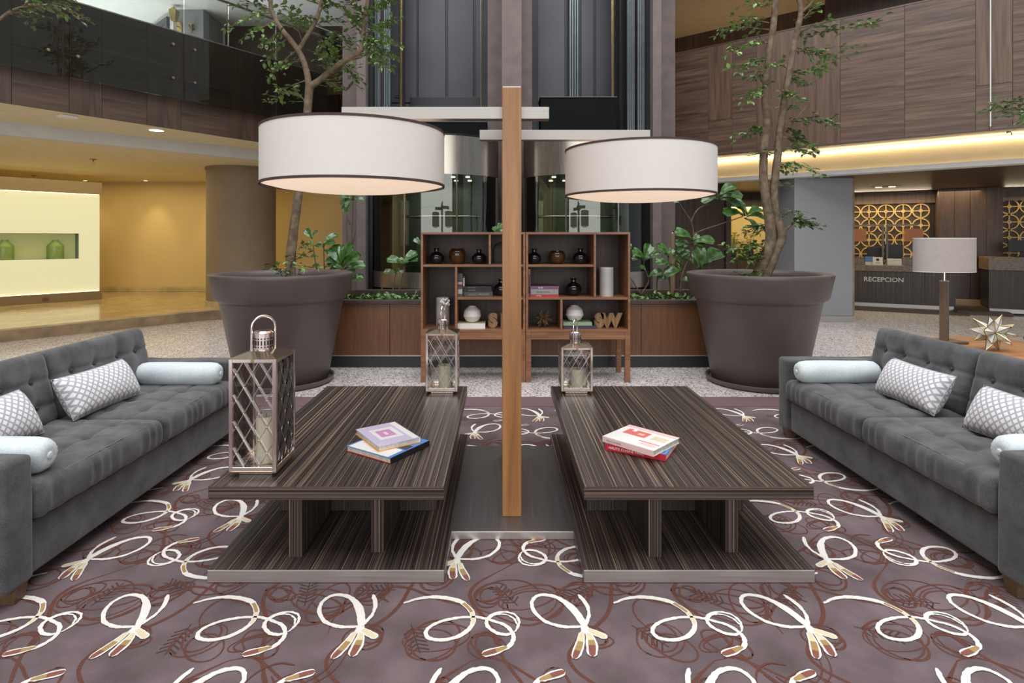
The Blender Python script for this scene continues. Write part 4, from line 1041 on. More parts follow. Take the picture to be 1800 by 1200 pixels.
def small_leaf(mb, p, d, ln, rr):
    d = d.normalized(); up = Vector((rr.uniform(-.5, .5), rr.uniform(-.5, .5), 1)).normalized()
    s = d.cross(up); s = s.normalized() if s.length > .01 else Vector((1, 0, 0)); n = s.cross(d)
    w_ = ln*.29
    vs = [p, p+d*ln*.35+s*w_+n*ln*.06, p+d*ln*.75+s*w_*.75+n*ln*.03, p+d*ln-n*ln*.12, p+d*ln*.75-s*w_*.75+n*ln*.03, p+d*ln*.35-s*w_+n*ln*.06, p+d*ln*.5-n*ln*.02]
    mb.add(vs, [(0, 1, 6), (1, 2, 6), (2, 3, 6), (3, 4, 6), (4, 5, 6), (5, 0, 6)])
def tree(label, base, Y, trunks, twigs, seed, leaf=.058, dens=1.7, name='indoor_tree'):
    rr = random.Random(seed)
    t = T(name, label, 'tree', base)
    B = Vector(base)
    nodes = []
    for k, (pts, nm) in enumerate(trunks):
        P = [px(p[0], p[1], p[3] if len(p) > 3 else Y)-B for p in pts]
        rad = [p[2]*Y/F for p in pts]
        S = smooth3(P, 5); rs = smooth3([Vector((q, 0, 0)) for q in rad], 5); rs = [q.x for q in rs]
        S = [p+Vector((mnoise.noise(p*7)*.006, mnoise.noise(p*7+Vector((9, 0, 0)))*.006, 0)) for p in S]
        MB().tube(S, rs, 12).build(nm, M['bark'], t, smooth=60)
    fol = MB(); tw = MB()
    for (a, b, n) in twigs:
        p0 = px(a[0], a[1], Y)-B; p1 = px(b[0], b[1], Y+rr.uniform(-.35, .35))-B
        mid = (p0+p1)/2+Vector((rr.uniform(-.03, .03), rr.uniform(-.05, .05), rr.uniform(.0, .05)))
        P = smooth3([p0, mid, p1], 6)
        tw.tube(P, [.006*(1-.75*i/(len(P)-1)) for i in range(len(P))], 5)
        L = (p1-p0).length; m = int(n*dens)
        for i in range(m):
            s = .18+.82*(i+rr.random()*.6)/m; q = P[min(len(P)-1, int(s*(len(P)-1)))]
            d = (p1-p0).normalized(); side = d.cross(Vector((0, 0, 1))); side = side.normalized() if side.length > .05 else Vector((1, 0, 0))
            off = side*(1 if i % 2 else -1)*rr.uniform(.5, 1.1)+d*rr.uniform(.2, .9)+Vector((0, 0, rr.uniform(-.45, .35)))
            q = q+Vector((rr.uniform(-.02, .02), rr.uniform(-.02, .02), rr.uniform(-.02, .02)))
            small_leaf(fol, q, off, leaf*rr.uniform(.7, 1.2), rr)
            if rr.random() < .35:
                e = q+off.normalized()*rr.uniform(.05, .11)
                tw.tube([q, e], [.0025, .0012], 4)
                for _ in range(2): small_leaf(fol, e, off+Vector((rr.uniform(-.8, .8), rr.uniform(-.8, .8), rr.uniform(-.5, .4))), leaf*rr.uniform(.7, 1.1), rr)
    tw.build('twigs', M['bark'], t, kind='stuff'); fol.build('foliage', M['leaf'], t, kind='stuff')
    return t
def smooth3(pts, n=5):
    P = [pts[0]*2-pts[1]]+list(pts)+[pts[-1]*2-pts[-2]]; out = []
    for i in range(1, len(P)-2):
        for k in range(n):
            t = k/n; a, b, c, d = P[i-1], P[i], P[i+1], P[i+2]
            out.append(.5*((2*b)+(c-a)*t+(2*a-5*b+4*c-d)*t*t+(3*b-a-3*c+d)*t**3))
    out.append(pts[-1]); return out
lt = [([(514, 494, 9), (511, 475, 9), (513, 430, 8.4), (522, 360, 7.6), (533, 280, 7), (541, 190, 7), (545, 150, 7.5)], 'trunk'),
      ([(544, 152, 6), (537, 118, 5.2), (522, 85, 4.8), (500, 58, 4.4), (484, 35, 4), (476, 10, 3.8), (473, -40, 3.5), (466, -90, 2.6), (470, -150, 1.5)], 'branch'),
      ([(546, 152, 6), (565, 138, 5.4), (590, 117, 5), (612, 103, 5), (632, 92, 4.6), (638, 70, 4.2), (641, 35, 3.8), (652, -25, 3), (668, -80, 2.2), (664, -140, 1.4)], 'branch'),
      ([(526, 86, 4), (543, 58, 3.6), (560, 25, 3.2), (570, -25, 2.6), (580, -80, 2), (572, -150, 1.3)], 'branch'),
      ([(612, 104, 3), (632, 100, 2.5), (646, 92, 1.8)], 'branch')]
tw = [((478, 22), (402, 48), 16), ((478, 18), (418, 8), 14), ((486, 36), (432, 62), 12), ((500, 58), (452, 82), 14), ((506, 66), (462, 112), 14), ((522, 88), (468, 142), 14), ((530, 100), (480, 120), 10),
      ((540, 140), (478, 184), 16), ((541, 185), (500, 160), 10), ((546, 60), (504, 30), 14), ((560, 90), (592, 60), 14), ((552, 45), (604, 36), 16), ((530, 70), (500, 5), 14), ((562, 22), (592, 12), 12), ((566, 10), (540, -10), 12),
      ((596, 112), (574, 76), 14), ((600, 110), (622, 150), 9), ((640, 60), (606, 18), 20), ((640, 55), (662, 12), 18), ((640, 60), (692, 38), 22), ((638, 75), (692, 76), 22), ((636, 88), (700, 104), 22),
      ((634, 92), (688, 128), 14), ((620, 98), (608, 62), 14), ((640, 40), (612, 0), 16), ((644, 20), (690, 2), 18), ((565, 140), (594, 158), 10), ((474, 5), (446, -8), 10), ((640, 70), (660, 92), 14), ((640, 45), (676, 62), 16), ((640, 30), (626, 50), 12),
      ((584, 120), (556, 92), 12), ((572, 134), (592, 88), 12), ((560, 28), (528, 40), 12), ((640, 50), (655, 120), 14), ((600, 108), (640, 145), 10), ((511, 470), (528, 450), 7), ((512, 450), (536, 432), 6), ((500, 492), (472, 466), 6), ((508, 492), (486, 478), 6), ((520, 485), (546, 470), 5)]
rq = random.Random(9)
for (cx_, lst, y0_) in ((470, tw, -60), (664, tw, -60), (576, tw, -60), (1364, rw_extra := [], -60), (1408, rw_extra, -60)):
    for k in range(9):
        yy = y0_-12*k; sg = 1 if k % 2 else -1
        lst.append(((cx_, yy), (cx_+sg*rq.uniform(30, 80), yy-rq.uniform(-15, 40)), 14))
tree('slender single trunk fig tree rising from the left pot behind the shade', (LX+.02, PY, .985), PY, lt, tw, 3, .062)
rt = [([(1326, 496, 9), (1338, 468, 9.5), (1353, 430, 9), (1354, 395, 8.6), (1346, 350, 7.6), (1342, 300, 7), (1345, 250, 6.8), (1349, 205, 6.6), (1344, 172, 6.2), (1349, 130, 5.8), (1354, 80, 5.6), (1361, 30, 5.4), (1366, -40, 5), (1360, -100, 3.6), (1368, -170, 2)], 'trunk'),
      ([(1338, 497, 8), (1350, 476, 8.5), (1364, 440, 8), (1374, 415, 7.8), (1363, 375, 7.2), (1361, 330, 6.6), (1366, 280, 6.4), (1371, 230, 6.2), (1380, 170, 5.8), (1390, 110, 5.2), (1400, 60, 4.8), (1408, 20, 4.2), (1402, -20, 3.6), (1412, -80, 2.6), (1404, -150, 1.5)], 'trunk'),
      ([(1409, 22, 2.6), (1424, 8, 2.2), (1440, -12, 1.8)], 'branch'), ([(1372, 412, 3), (1385, 400, 2.4), (1398, 388, 1.6)], 'branch'), ([(1380, 236, 1.6), (1402, 205, 1.4), (1420, 185, 1)], 'branch')]
rw = [((1352, 52), (1258, 56), 24), ((1350, 75), (1275, 92), 16), ((1396, 70), (1550, 40), 30), ((1398, 60), (1470, 35), 10), ((1392, 82), (1480, 104), 20), ((1390, 90), (1525, 80), 10), ((1345, 105), (1290, 128), 24), ((1384, 130), (1452, 120), 22), ((1380, 140), (1425, 150), 14),
      ((1384, 120), (1340, 122), 16), ((1348, 130), (1312, 142), 14), ((1350, 150), (1312, 176), 20), ((1384, 190), (1391, 195), 8), ((1372, 215), (1466, 212), 24), ((1352, 228), (1294, 238), 24), ((1350, 245), (1322, 222), 14), ((1374, 240), (1438, 268), 20),
      ((1372, 226), (1412, 250), 12), ((1368, 260), (1432, 276), 16), ((1366, 288), (1400, 296), 9), ((1372, 286), (1450, 312), 16), ((1362, 270), (1330, 268), 6), ((1368, 318), (1380, 330), 8), ((1390, 392), (1436, 398), 22), ((1388, 396), (1410, 380), 14),
      ((1352, 400), (1308, 408), 16), ((1350, 395), (1330, 410), 10), ((1345, 455), (1272, 438), 22), ((1345, 460), (1290, 458), 24), ((1350, 450), (1300, 440), 20), ((1340, 478), (1310, 486), 14), ((1350, 440), (1318, 428), 14), ((1375, 380), (1400, 374), 10), ((1352, 40), (1300, 32), 12), ((1404, 40), (1440, 8), 14), ((1360, 12), (1310, 2), 14), ((1376, 160), (1400, 172), 10)]
rw += rw_extra
tree('tall twin trunk fig tree in the right pot before the walnut wall', (RX+.02, PY, .985), PY, rt, rw, 5, .064)
# neighbouring trees whose limbs reach into the frame
tree('leafy fig limb reaching in at the upper left corner', (-4.45, 4.5, 0), 4.5, [([(-107, 731, 10), (-106, 500, 9), (-100, 250, 8), (-96, 120, 7)], 'trunk'), ([(-96, 125, 4), (-30, 66, 3.2), (10, 25, 2.6), (60, 8, 1.8)], 'branch')],
     [((10, 26), (74, 12), 14), ((30, 14), (70, 34), 12), ((50, 8), (134, 2), 16), ((60, 10), (158, 36), 14), ((40, 12), (100, -10), 12)], 11, .05)
tree('leafy fig limb reaching in at the right edge above the sofa', (4.62, 4.5, 0), 4.5, [([(1908, 731, 9), (1906, 480, 8), (1900, 260, 7)], 'trunk'), ([(1900, 265, 4), (1860, 215, 3), (1815, 190, 2)], 'branch')],
     [((1830, 196), (1730, 190), 26), ((1830, 196), (1766, 178), 18), ((1830, 200), (1764, 205), 14), ((1822, 192), (1800, 216), 12)], 12, .05)

for (x, lb) in ((-4.45, 'smaller taupe pot outside the frame holding the upper left fig limb'), (4.62, 'smaller taupe pot outside the frame holding the right edge fig limb')):
    t = pot(x, 4.5, lb, 'smaller saucer beneath the '+('left' if x < 0 else 'right')+' fig outside the frame')
    t.scale = (.55, .55, .55); t.location.z = .0125
    for o in bpy.data.objects:
        if o.get('label', '').startswith('smaller saucer') and abs(o.location.x-x) < .01: o.scale = (.55, .55, .55)

# ------------------------------------------------------------------ fiddle leaf figs in the planter
def fleaf_mesh():
    vs = []; fs = []; N = 8; K = 4
    for i in range(N+1):
        s = i/N; w_ = .40*(s**.75)*sqrt(max(0, 1-((s-.38)/.62)**4 if s > .38 else 1))*(.62+.5*s)
        w_ = max(w_, .012)
        for j in range(-K, K+1):
            q = j/K; z = .10*abs(q)*(1 if s < .8 else .6)+.10*sin(pi*s)-.16*s*s+.02*sin(11*s+3*q)*abs(q)
            vs.append((q*w_, s+.02*abs(q)*sin(9*s), z))
    m = 2*K+1
    for i in range(N):
        for j in range(m-1): a = i*m+j; fs.append((a, a+1, a+m+1, a+m))
    return MB().add(vs, fs).mesh('leaf', M['leaf_b'], True)
FL = fleaf_mesh()
def plant(label, x, Y, stems, leaves):
    t = T('fiddle_leaf_fig', label, 'plant', px(x, 0, Y).xy.to_3d()+Vector((0, 0, .64)), 0); B = t.location.copy()
    for st in stems:
        P = [px(p[0], p[1], Y)-B for p in st]
        S = smooth3(P, 4) if len(P) > 2 else P
        MB().tube(S, [.009-.004*i/(len(S)-1) for i in range(len(S))], 7).build('stem', M['stem'], t, smooth=True)
    rr = random.Random(int(x))
    for (a, b) in leaves:
        p = px(a[0], a[1], Y)-B; q = px(b[0], b[1], Y)-B
        d = q-p; d.y = rr.uniform(-.45, .25)*d.length; ln = d.length; d.normalize()
        up = Vector((rr.uniform(-.35, .35), -.75, .8)); n = (up-d*up.dot(d)).normalized(); sx_ = d.cross(n)
        o = put('leaf', FL, t); o.matrix_local = Matrix.Translation(p) @ Matrix((sx_, d, n)).transposed().to_4x4() @ Matrix.Scale(ln, 4)
    return t
plant('fiddle leaf fig low behind the left pot rim, nearest its trunk', 560, 6.45, [[(566, 512), (556, 470), (549, 420)], [(572, 512), (570, 470), (569, 432)]],
      [((549, 420), (536, 402)), ((549, 420), (556, 404)), ((549, 428), (534, 436)), ((556, 430), (566, 426)), ((569, 432), (590, 410)), ((569, 434), (590, 424)), ((569, 436), (558, 428)), ((560, 452), (545, 450)), ((569, 440), (586, 446)), ((566, 470), (548, 466)), ((570, 472), (585, 462)), ((568, 478), (552, 474))])
plant('broad leaved fiddle leaf fig right of the left pot', 606, 6.42, [[(604, 514), (602, 490), (598, 460)], [(612, 512), (606, 480), (602, 470)]],
      [((602, 468), (584, 430)), ((602, 466), (606, 430)), ((604, 462), (620, 428)), ((604, 470), (634, 446)), ((606, 474), (642, 464)), ((600, 474), (578, 472)), ((602, 476), (590, 462)), ((612, 494), (640, 486)), ((606, 480), (626, 476)), ((600, 470), (574, 452))])
plant('tall dark stemmed fiddle leaf fig beside the left pillar', 619, 6.75, [[(617, 512), (618, 440), (620, 380), (621, 348)], [(618, 400), (611, 385), (609, 376)], [(610, 470), (610, 420), (609, 384)], [(619, 430), (624, 412), (624, 405)]],
      [((621, 352), (597, 356)), ((621, 350), (606, 372)), ((621, 352), (640, 350)), ((621, 348), (615, 330)), ((621, 350), (634, 336)), ((620, 352), (600, 342))])
plant('small fiddle leaf fig left of the bookcase before the lift glass', 704, 6.6, [[(701, 512), (707, 490), (711, 466)], [(690, 512), (694, 490), (696, 480)], [(672, 508), (670, 490), (669, 484)]],
      [((711, 466), (730, 440)), ((711, 466), (734, 452)), ((711, 468), (682, 452)), ((711, 466), (702, 452)), ((696, 480), (676, 476)), ((696, 480), (702, 470)), ((696, 482), (710, 476)), ((740, 432), (729, 418))])
plant('single leaf fiddle leaf fig behind the left bookcase top', 870, 6.8, [[(878, 520), (877, 460), (874, 412)]], [((874, 412), (867, 398)), ((874, 410), (882, 392)), ((874, 412), (888, 404))])
plant('young fiddle leaf fig right of the bookcase before the lift glass', 1132, 6.55, [[(1128, 516), (1138, 500), (1140, 490), (1133, 470), (1130, 455)], [(1126, 516), (1116, 500), (1108, 488)], [(1154, 516), (1155, 495), (1156, 482)]],
      [((1130, 456), (1143, 428)), ((1131, 457), (1110, 438)), ((1132, 460), (1160, 442)), ((1132, 462), (1122, 446)), ((1135, 478), (1124, 466)), ((1139, 490), (1160, 474)), ((1130, 458), (1110, 452)), ((1110, 440), (1106, 428))])
plant('bushy fiddle leaf fig standing left of the right pot', 1175, 6.5, [[(1178, 514), (1176, 480), (1174, 452)], [(1194, 512), (1196, 490), (1206, 470)]],
      [((1174, 452), (1156, 428)), ((1174, 452), (1182, 436)), ((1175, 454), (1166, 440)), ((1178, 466), (1150, 458)), ((1178, 466), (1200, 470)), ((1176, 470), (1168, 460)), ((1200, 478), (1166, 478)), ((1196, 468), (1184, 448)), ((1200, 470), (1190, 452)), ((1178, 492), (1156, 488)), ((1194, 496), (1214, 488)), ((1180, 462), (1172, 468))])
plant('tallest fiddle leaf fig with forked stem leaning over the right pot', 1206, 6.4, [[(1196, 512), (1200, 480), (1216, 440), (1219, 412), (1215, 390), (1204, 372), (1195, 358)], [(1215, 390), (1222, 374), (1232, 364), (1246, 358)], [(1219, 412), (1236, 404), (1260, 396), (1284, 388), (1306, 380)], [(1218, 470), (1214, 445), (1214, 425)], [(1228, 475), (1234, 458)]],
      [((1216, 424), (1184, 404)), ((1216, 424), (1228, 412)), ((1214, 430), (1186, 426)), ((1216, 430), (1252, 420)), ((1214, 432), (1190, 440)), ((1216, 432), (1236, 428)), ((1218, 468), (1206, 440)), ((1230, 472), (1222, 434)), ((1232, 472), (1270, 438)), ((1230, 470), (1258, 450)), ((1222, 472), (1232, 464)), ((1212, 444), (1202, 452)), ((1216, 440), (1196, 448)),
       ((1264, 350), (1232, 352)), ((1264, 348), (1290, 322)), ((1263, 346), (1284, 332)), ((1264, 350), (1300, 342)), ((1264, 352), (1296, 360)), ((1312, 378), (1290, 348)), ((1306, 380), (1268, 372)), ((1312, 380), (1342, 364)), ((1312, 382), (1346, 380)), ((1308, 384), (1328, 404)), ((1195, 358), (1184, 354)), ((1264, 352), (1256, 338)), ((1308, 380), (1286, 352))])
g = MB(); rr = random.Random(21)
for k in range(1500):
    x = rr.uniform(-2.55, 2.6); y = rr.uniform(6.34, 7.0)
    if -.8 < x < 1.25 and rr.random() < .6: continue
    p = Vector((x, y, .645+rr.uniform(0, .08))); d = Vector((rr.uniform(-1, 1), rr.uniform(-1, .6), rr.uniform(-.1, .8)))
    small_leaf(g, p, d, rr.uniform(.05, .085), rr)
o = g.build('groundcover', M['leaf_c'], kind='stuff'); tag(o, 'low variegated creeping groundcover filling the planter bed', 'groundcover')
t = T('timber_stake', 'slim pale timber stake standing in the planter beside the tall fig', 'stake', (px(1182, 0, 6.95).x, 6.95, .64))
MB().box((-.013, -.013, 0), (.013, .013, 1.47-.64), ch=.002).build('stake', M['letter_wood'], t); MB().lathe([(0, .83), (.008, .83), (.008, .838), (0, .842)], 8).build('cap', M['p_white'], t)

# ------------------------------------------------------------------ side table, table lamp, star
st = T('side_table', 'round wooden side table behind the right sofa', 'side table', (3.44, 3.9, 0))
MB().lathe([(0, .625), (.44, .625), (.45, .632), (.45, .655), (.445, .66), (0, .66)], 56).build('top', M['table_wood'], st, smooth=50)
MB().lathe([(0, .0), (.24, .0), (.245, .02), (.05, .03), (.04, .06), (.04, .60), (.1, .625), (0, .625)], 32).build('pedestal', M['table_wood'], st, smooth=50)
tl = T('table_lamp', 'table lamp with wide grey drum shade and square wood column on side table', 'table lamp', (3.165, 4.07, .6605), radians(4))
MB().box((-.11, -.085, 0), (.11, .085, .018), ch=.003).build('base', M['lamp_wood'], tl)
MB().box((-.0245, -.0245, .018), (.0245, .0245, .437), Matrix.Rotation(radians(38), 4, 'Z'), ch=.002).build('column', M['lamp_wood'], tl)
MB().box((-.025, -.025, .437), (.025, .025, .443), Matrix.Rotation(radians(38), 4, 'Z'), ch=.001).build('column_cap', M['nickel'], tl)
MB().tube([(0, 0, .443), (0, 0, .72)], .009, 12).build('neck', M['nickel'], tl, smooth=True)
def oval(rx, ry, z, n=56): return [(rx*cos(2*pi*k/n), ry*sin(2*pi*k/n), z) for k in range(n)]
mb = MB(); n = 56; z0, z1 = .506, .748
a = oval(.208, .14, z0)+oval(.208, .14, z1)+oval(.204, .136, z1)+oval(.204, .136, z0)
mb.add(a, [(r_*n+i, r_*n+(i+1) % n, ((r_+1) % 4)*n+(i+1) % n, ((r_+1) % 4)*n+i) for r_ in range(4) for i in range(n)]).build('shade', M['shade_grey'], tl, smooth=50)
for z in (z0, z1-.004):
    q = oval(.2095, .1415, z)+oval(.2095, .1415, z+.004)
    MB().add(q, [(i, (i+1) % n, n+(i+1) % n, n+i) for i in range(n)]).build('shade_edge', M['p_white'], tl)
MB().tube([(-.2, 0, z1-.02), (.2, 0, z1-.02)], .003, 6).build('spider', M['nickel'], tl)
star('white and gold pointed star ornament on the side table', (3.27, 3.78, .6605), .135, M['capiz'], M['brass'], .005)

# ------------------------------------------------------------------ backlit display screen with green bottles
dx, dy = -9.2, 10.4; da = atan2(1.2, 1.0)
ds = T('display_screen', 'freestanding backlit cream panel with a long niche in the left lobby', 'display', (-8.2, 11.6, .18), da)
W0 = -2.6          # runs from local x W0..0, front face at y = 0 (towards the viewer)
gt = NT('backlit_resin'); glow = gt.set((120, 114, 84), .5, **{'Emission Color': lin((246, 238, 190)), 'Emission Strength': .72})
NX1, NZ0, NZ1 = -.34, .83, 1.33
MB().box((W0, 0, .17), (0, .05, NZ0)).box((W0, 0, NZ1), (0, .05, 2.12)).box((NX1, 0, NZ0), (0, .05, NZ1)).build('backlit_panel', glow, ds)
MB().box((W0, .3, NZ0-.03), (NX1+.02, .33, NZ1+.03)).build('niche_back', emis('niche_back_resin', (176, 178, 120), .35), ds)
gm = M['p_sage']
MB().box((W0, .01, NZ0-.012), (NX1, .3, NZ0)).build('niche_sill', M['p_teal'], ds)
MB().box((W0, .01, NZ1), (NX1, .3, NZ1+.012)).build('niche_head', M['p_teal'], ds)
MB().box((NX1, .01, NZ0), (NX1+.012, .3, NZ1)).build('niche_side', M['p_teal'], ds)
MB().box((W0, -.08, 2.12), (.02, .36, 2.36), ch=.004).build('top_box', M['taupe_col'], ds)
MB().box((W0, -.08, 0), (.02, .36, .17), ch=.004).build('base_box', M['taupe_col'], ds)
MB().box((W0, .34, .17), (.02, .36, 2.12)).build('rear_panel', M['yellow_wall'], ds)
for z in (.171, 2.115): MB().box((W0, -.045, z), (-.02, -.02, z+.005)).build('light_strip', emis('warm_strip', (255, 238, 190), 5), ds)
MB().box((-.95, -.086, .04), (-.84, -.079, .115), ch=.002).build('socket_plate', M['antique_gold'], ds)
DM = Matrix.Translation((-8.2, 11.6, .18)) @ Matrix.Rotation(da, 4, 'Z')
for xpx, lb in ((97, 'green frosted glass bottle in the lit niche, nearer the niche end'), (8, 'green frosted glass bottle in the lit niche, at the left frame edge')):
    r = (xpx-VX)/F; ca, sa = cos(da), sin(da); oy = .15
    bx, by0 = -8.2-oy*sa, 11.6+oy*ca; tt = (r*by0-bx)/(ca-r*sa)
    p = DM @ Vector((tt, .15, NZ0+.0005))
    t = T('green_bottle', lb, 'bottle', p, 0, 'green bottles in the lit niche')
    MB().lathe([(0, 0), (.132, 0), (.138, .01), (.138, .24), (.128, .275), (.06, .345), (.052, .36)], 32).build('body', M['green_glass'], t, smooth=60)
    MB().lathe([(.052, .36), (.055, .375), (.045, .376), (.042, .34)], 24).build('lip', M['green_glass'], t, smooth=60)

# ------------------------------------------------------------------ ceiling fixtures
def downlight(label, p, r, e, g=None):
    t = T('downlight', label, 'light', p, 0, g)
    MB().lathe([(r, 0), (r*1.15, 0), (r*1.15, -.008), (r, -.012), (r, 0)], 28).build('trim_ring', M['p_white'], t)
    MB().lathe([(0, -.003), (r, -.003), (r, -.006), (0, -.006)], 24).build('lens', e, t)
dl = emis('downlight_lens', (255, 232, 176), 8)
p = px(275, 228, 1450/192*1.0); downlight('round lit downlight in the soffit under the left gallery', (p.x, p.y, 2.85), .085, dl)
for xx, lb in ((-9.36, 'leftmost'), (-8.0, 'middle'), (-6.6, 'rightmost')):
    downlight('%s tiny downlight of three along the yellow lobby wall' % lb, (xx, 12.78, 2.72), .04, dl, 'tiny lobby downlights')
t = T('smoke_detector', 'small square white fitting on the soffit under the left gallery', 'detector', (-5.1, 6.68, 2.85), LA)
MB().box((-.09, -.06, -.03), (.09, .06, 0), ch=.01).build('housing', M['white_ceramic'], t); MB().box((-.06, -.035, -.036), (.06, .035, -.03), ch=.003).build('cover', M['p_cream'], t)
t = T('access_panel', 'flat ceiling access panel at the far left soffit', 'panel', (-5.9, 6.35, 2.85), LA)
MB().box((-.3, -.16, -.008), (.3, .16, 0), ch=.002).build('hatch', M['ceil_warm'], t); MB().box((-.02, -.15, -.012), (.02, -.13, -.008)).build('latch', M['p_grey'], t)
for (x, y, lb) in ((-6.75, 9.4, 'brass ceiling sprinkler nearer the round pier'), (-9.7, 11.8, 'brass ceiling sprinkler above the backlit panel')):
    t = T('sprinkler', lb, 'sprinkler', (x, y, 2.72), 0, 'ceiling sprinklers')
    MB().lathe([(0, 0), (.05, 0), (.05, -.008), (.012, -.012), (.012, -.05), (0, -.05)], 16).build('body', M['antique_gold'], t)
    MB().lathe([(0, -.075), (.035, -.075), (.035, -.08), (0, -.08)], 14).build('deflector', M['antique_gold'], t)
    for s in (-1, 1): MB().tube([(s*.012, 0, -.05), (s*.02, 0, -.065), (0, 0, -.076)], .004, 6).build('frame_arm', M['antique_gold'], t)
# carriage lantern on the upper left pier
t = T('wall_lantern', 'small lit brass carriage lantern on the upper left grey pier', 'wall lamp', (-6.45, 11.4, 5.64))
MB().box((-.05, -.02, -.12), (.05, 0, .1), ch=.004).build('back_plate', M['brass'], t)
MB().tube([(0, -.02, 0), (0, -.12, -.02), (0, -.18, .05)], .012, 8).build('bracket', M['brass'], t)
MB().lathe([(.06, 0), (.10, .2), (.102, .2), (.102, .205), (0, .29)], 4, Matrix.Translation((0, -.2, .05)) @ Matrix.Rotation(pi/4, 4, 'Z')).build('cage', M['brass'], t)
MB().lathe([(.05, .02), (.088, .18), (.088, .181), (.05, .021)], 4, Matrix.Translation((0, -.2, .05)) @ Matrix.Rotation(pi/4, 4, 'Z')).build('glass', emis('lantern_glow', (255, 200, 110), 4), t)
t = T('wall_uplight', 'small conical brass wall light on the upper pier, right of the lantern', 'wall lamp', (-6.18, 11.4, 5.62))
MB().lathe([(0, -.12), (.025, -.12), (.03, -.02), (.055, .02), (.055, .05), (.045, .05), (.02, -.02), (0, -.02)], 16, Matrix.Translation((0, -.08, 0))).build('cone', M['brass'], t, smooth=60)
MB().box((-.02, -.03, -.05), (.02, 0, 0)).build('bracket', M['brass'], t)
# suspended cable in front of the right gallery
p = RM @ Vector((tpar(1741, RO, RA), -.04, 0))
t = T('steel_cable', 'thin vertical steel cable hanging before the right gallery panels', 'cable', (p.x, p.y, 2.86))
MB().tube([(0, 0, 0), (0, 0, 6.6)], .007, 8).build('cable', M['p_white'], t); MB().lathe([(0, -.02), (.016, -.02), (.016, .03), (0, .03)], 12).build('end_fitting', M['nickel'], t)
t = T('soffit_vent', 'thin slot vent in the soffit under the right gallery', 'vent', (*rp(tpar(1640, RO, RA)+.1, .26), 2.858), RA)
MB().box((-.2, -.05, -.006), (.2, .05, 0), ch=.002).build('frame', M['p_grey'], t)
for k in range(4): MB().box((-.18, -.04+.024*k, -.009), (.18, -.03+.024*k, -.005)).build('slat', M['p_navy'], t)

# ------------------------------------------------------------------ reception
RZ = radians(-30); QO = Vector((7.25, 11.67, 0)); QM = Matrix.Translation(QO) @ Matrix.Rotation(RZ, 4, 'Z')
def q(u, v, z=0): return QM @ Vector((u, v, z))
def rbx(name, a, b, mat, kind='structure', ch=0):
    o = MB().box(a, b, ch=ch).build(name, mat, kind=kind); o.location = QO; o.rotation_euler = (0, 0, RZ); return o
bw = rbx('wall_reception', (-1.4, 1.62, 0), (5.2, 1.75, 2.43), M['dark_wood_v'])
pw = rbx('wall_reception_pier', (1.50, 1.0, .18), (2.52, 1.62, 2.43), M['case_back'])
for k in range(4): MB().box((1.50+.255*k+.002, .98, .18), (1.50+.255*(k+1)-.002, 1.0, 2.42), ch=.002).build('board', M['dark_wood_v'], pw)
rbx('baseboard_reception', (1.50, .97, .03), (2.54, 1.0, .18), M['marble'], ch=.004)
rbx('trim_16', (-1.4, 1.45, 2.18), (1.50, 1.62, 2.43), M['walnut_v']); rbx('trim_17', (2.52, 1.45, 2.18), (5.2, 1.62, 2.43), M['walnut_v'])
rbx('trim_18', (-1.2, -.55, 0), (1.75, .02, .03), M['case_back'], ch=.004); rbx('trim_19', (1.6, -.3, 0), (2.4, .9, .06), M['case_back'])
def counter(u0, u1, zt, th, label):
    t = T('reception_desk', label, 'counter', q(u0, 0), RZ, 'dark striped reception desks'); L = u1-u0; n = max(2, int(L/.45))
    MB().box((.02, .05, .03), (L-.02, .68, .11)).build('kick', M['steel'], t)
    MB().box((0, .02, .11), (L, .70, zt-th)).build('carcass', M['black_paint'], t)
    for k in range(n): MB().box((L*k/n+.001, 0, .11), (L*(k+1)/n-.001, .02, zt-th-.01), ch=.001).build('front_panel', M['zeb_z'], t)
    MB().box((-.02, -.04, zt-th), (L+.02, .74, zt), ch=.006).build('stone_top', M['granite'], t)
    return t
rd = counter(-.75, 1.63, .87, .12, 'reception desk with stone top and steel lettering behind the grey table lamp')
me = text_mesh('RECEPCION', .125, .012, M['p_white'], .002); o = put('lettering', me, rd)
ub = -(-.75); r = (1553-VX)/F; uu = (r*QO.y-QO.x)/(cos(RZ)-r*sin(RZ)); o.matrix_local = Matrix.Translation((uu+.75, -.008, .545)) @ Matrix.Rotation(pi/2, 4, 'X')
counter(2.12, 4.6, 1.06, .24, 'taller reception desk with thick stone top at the right frame edge')
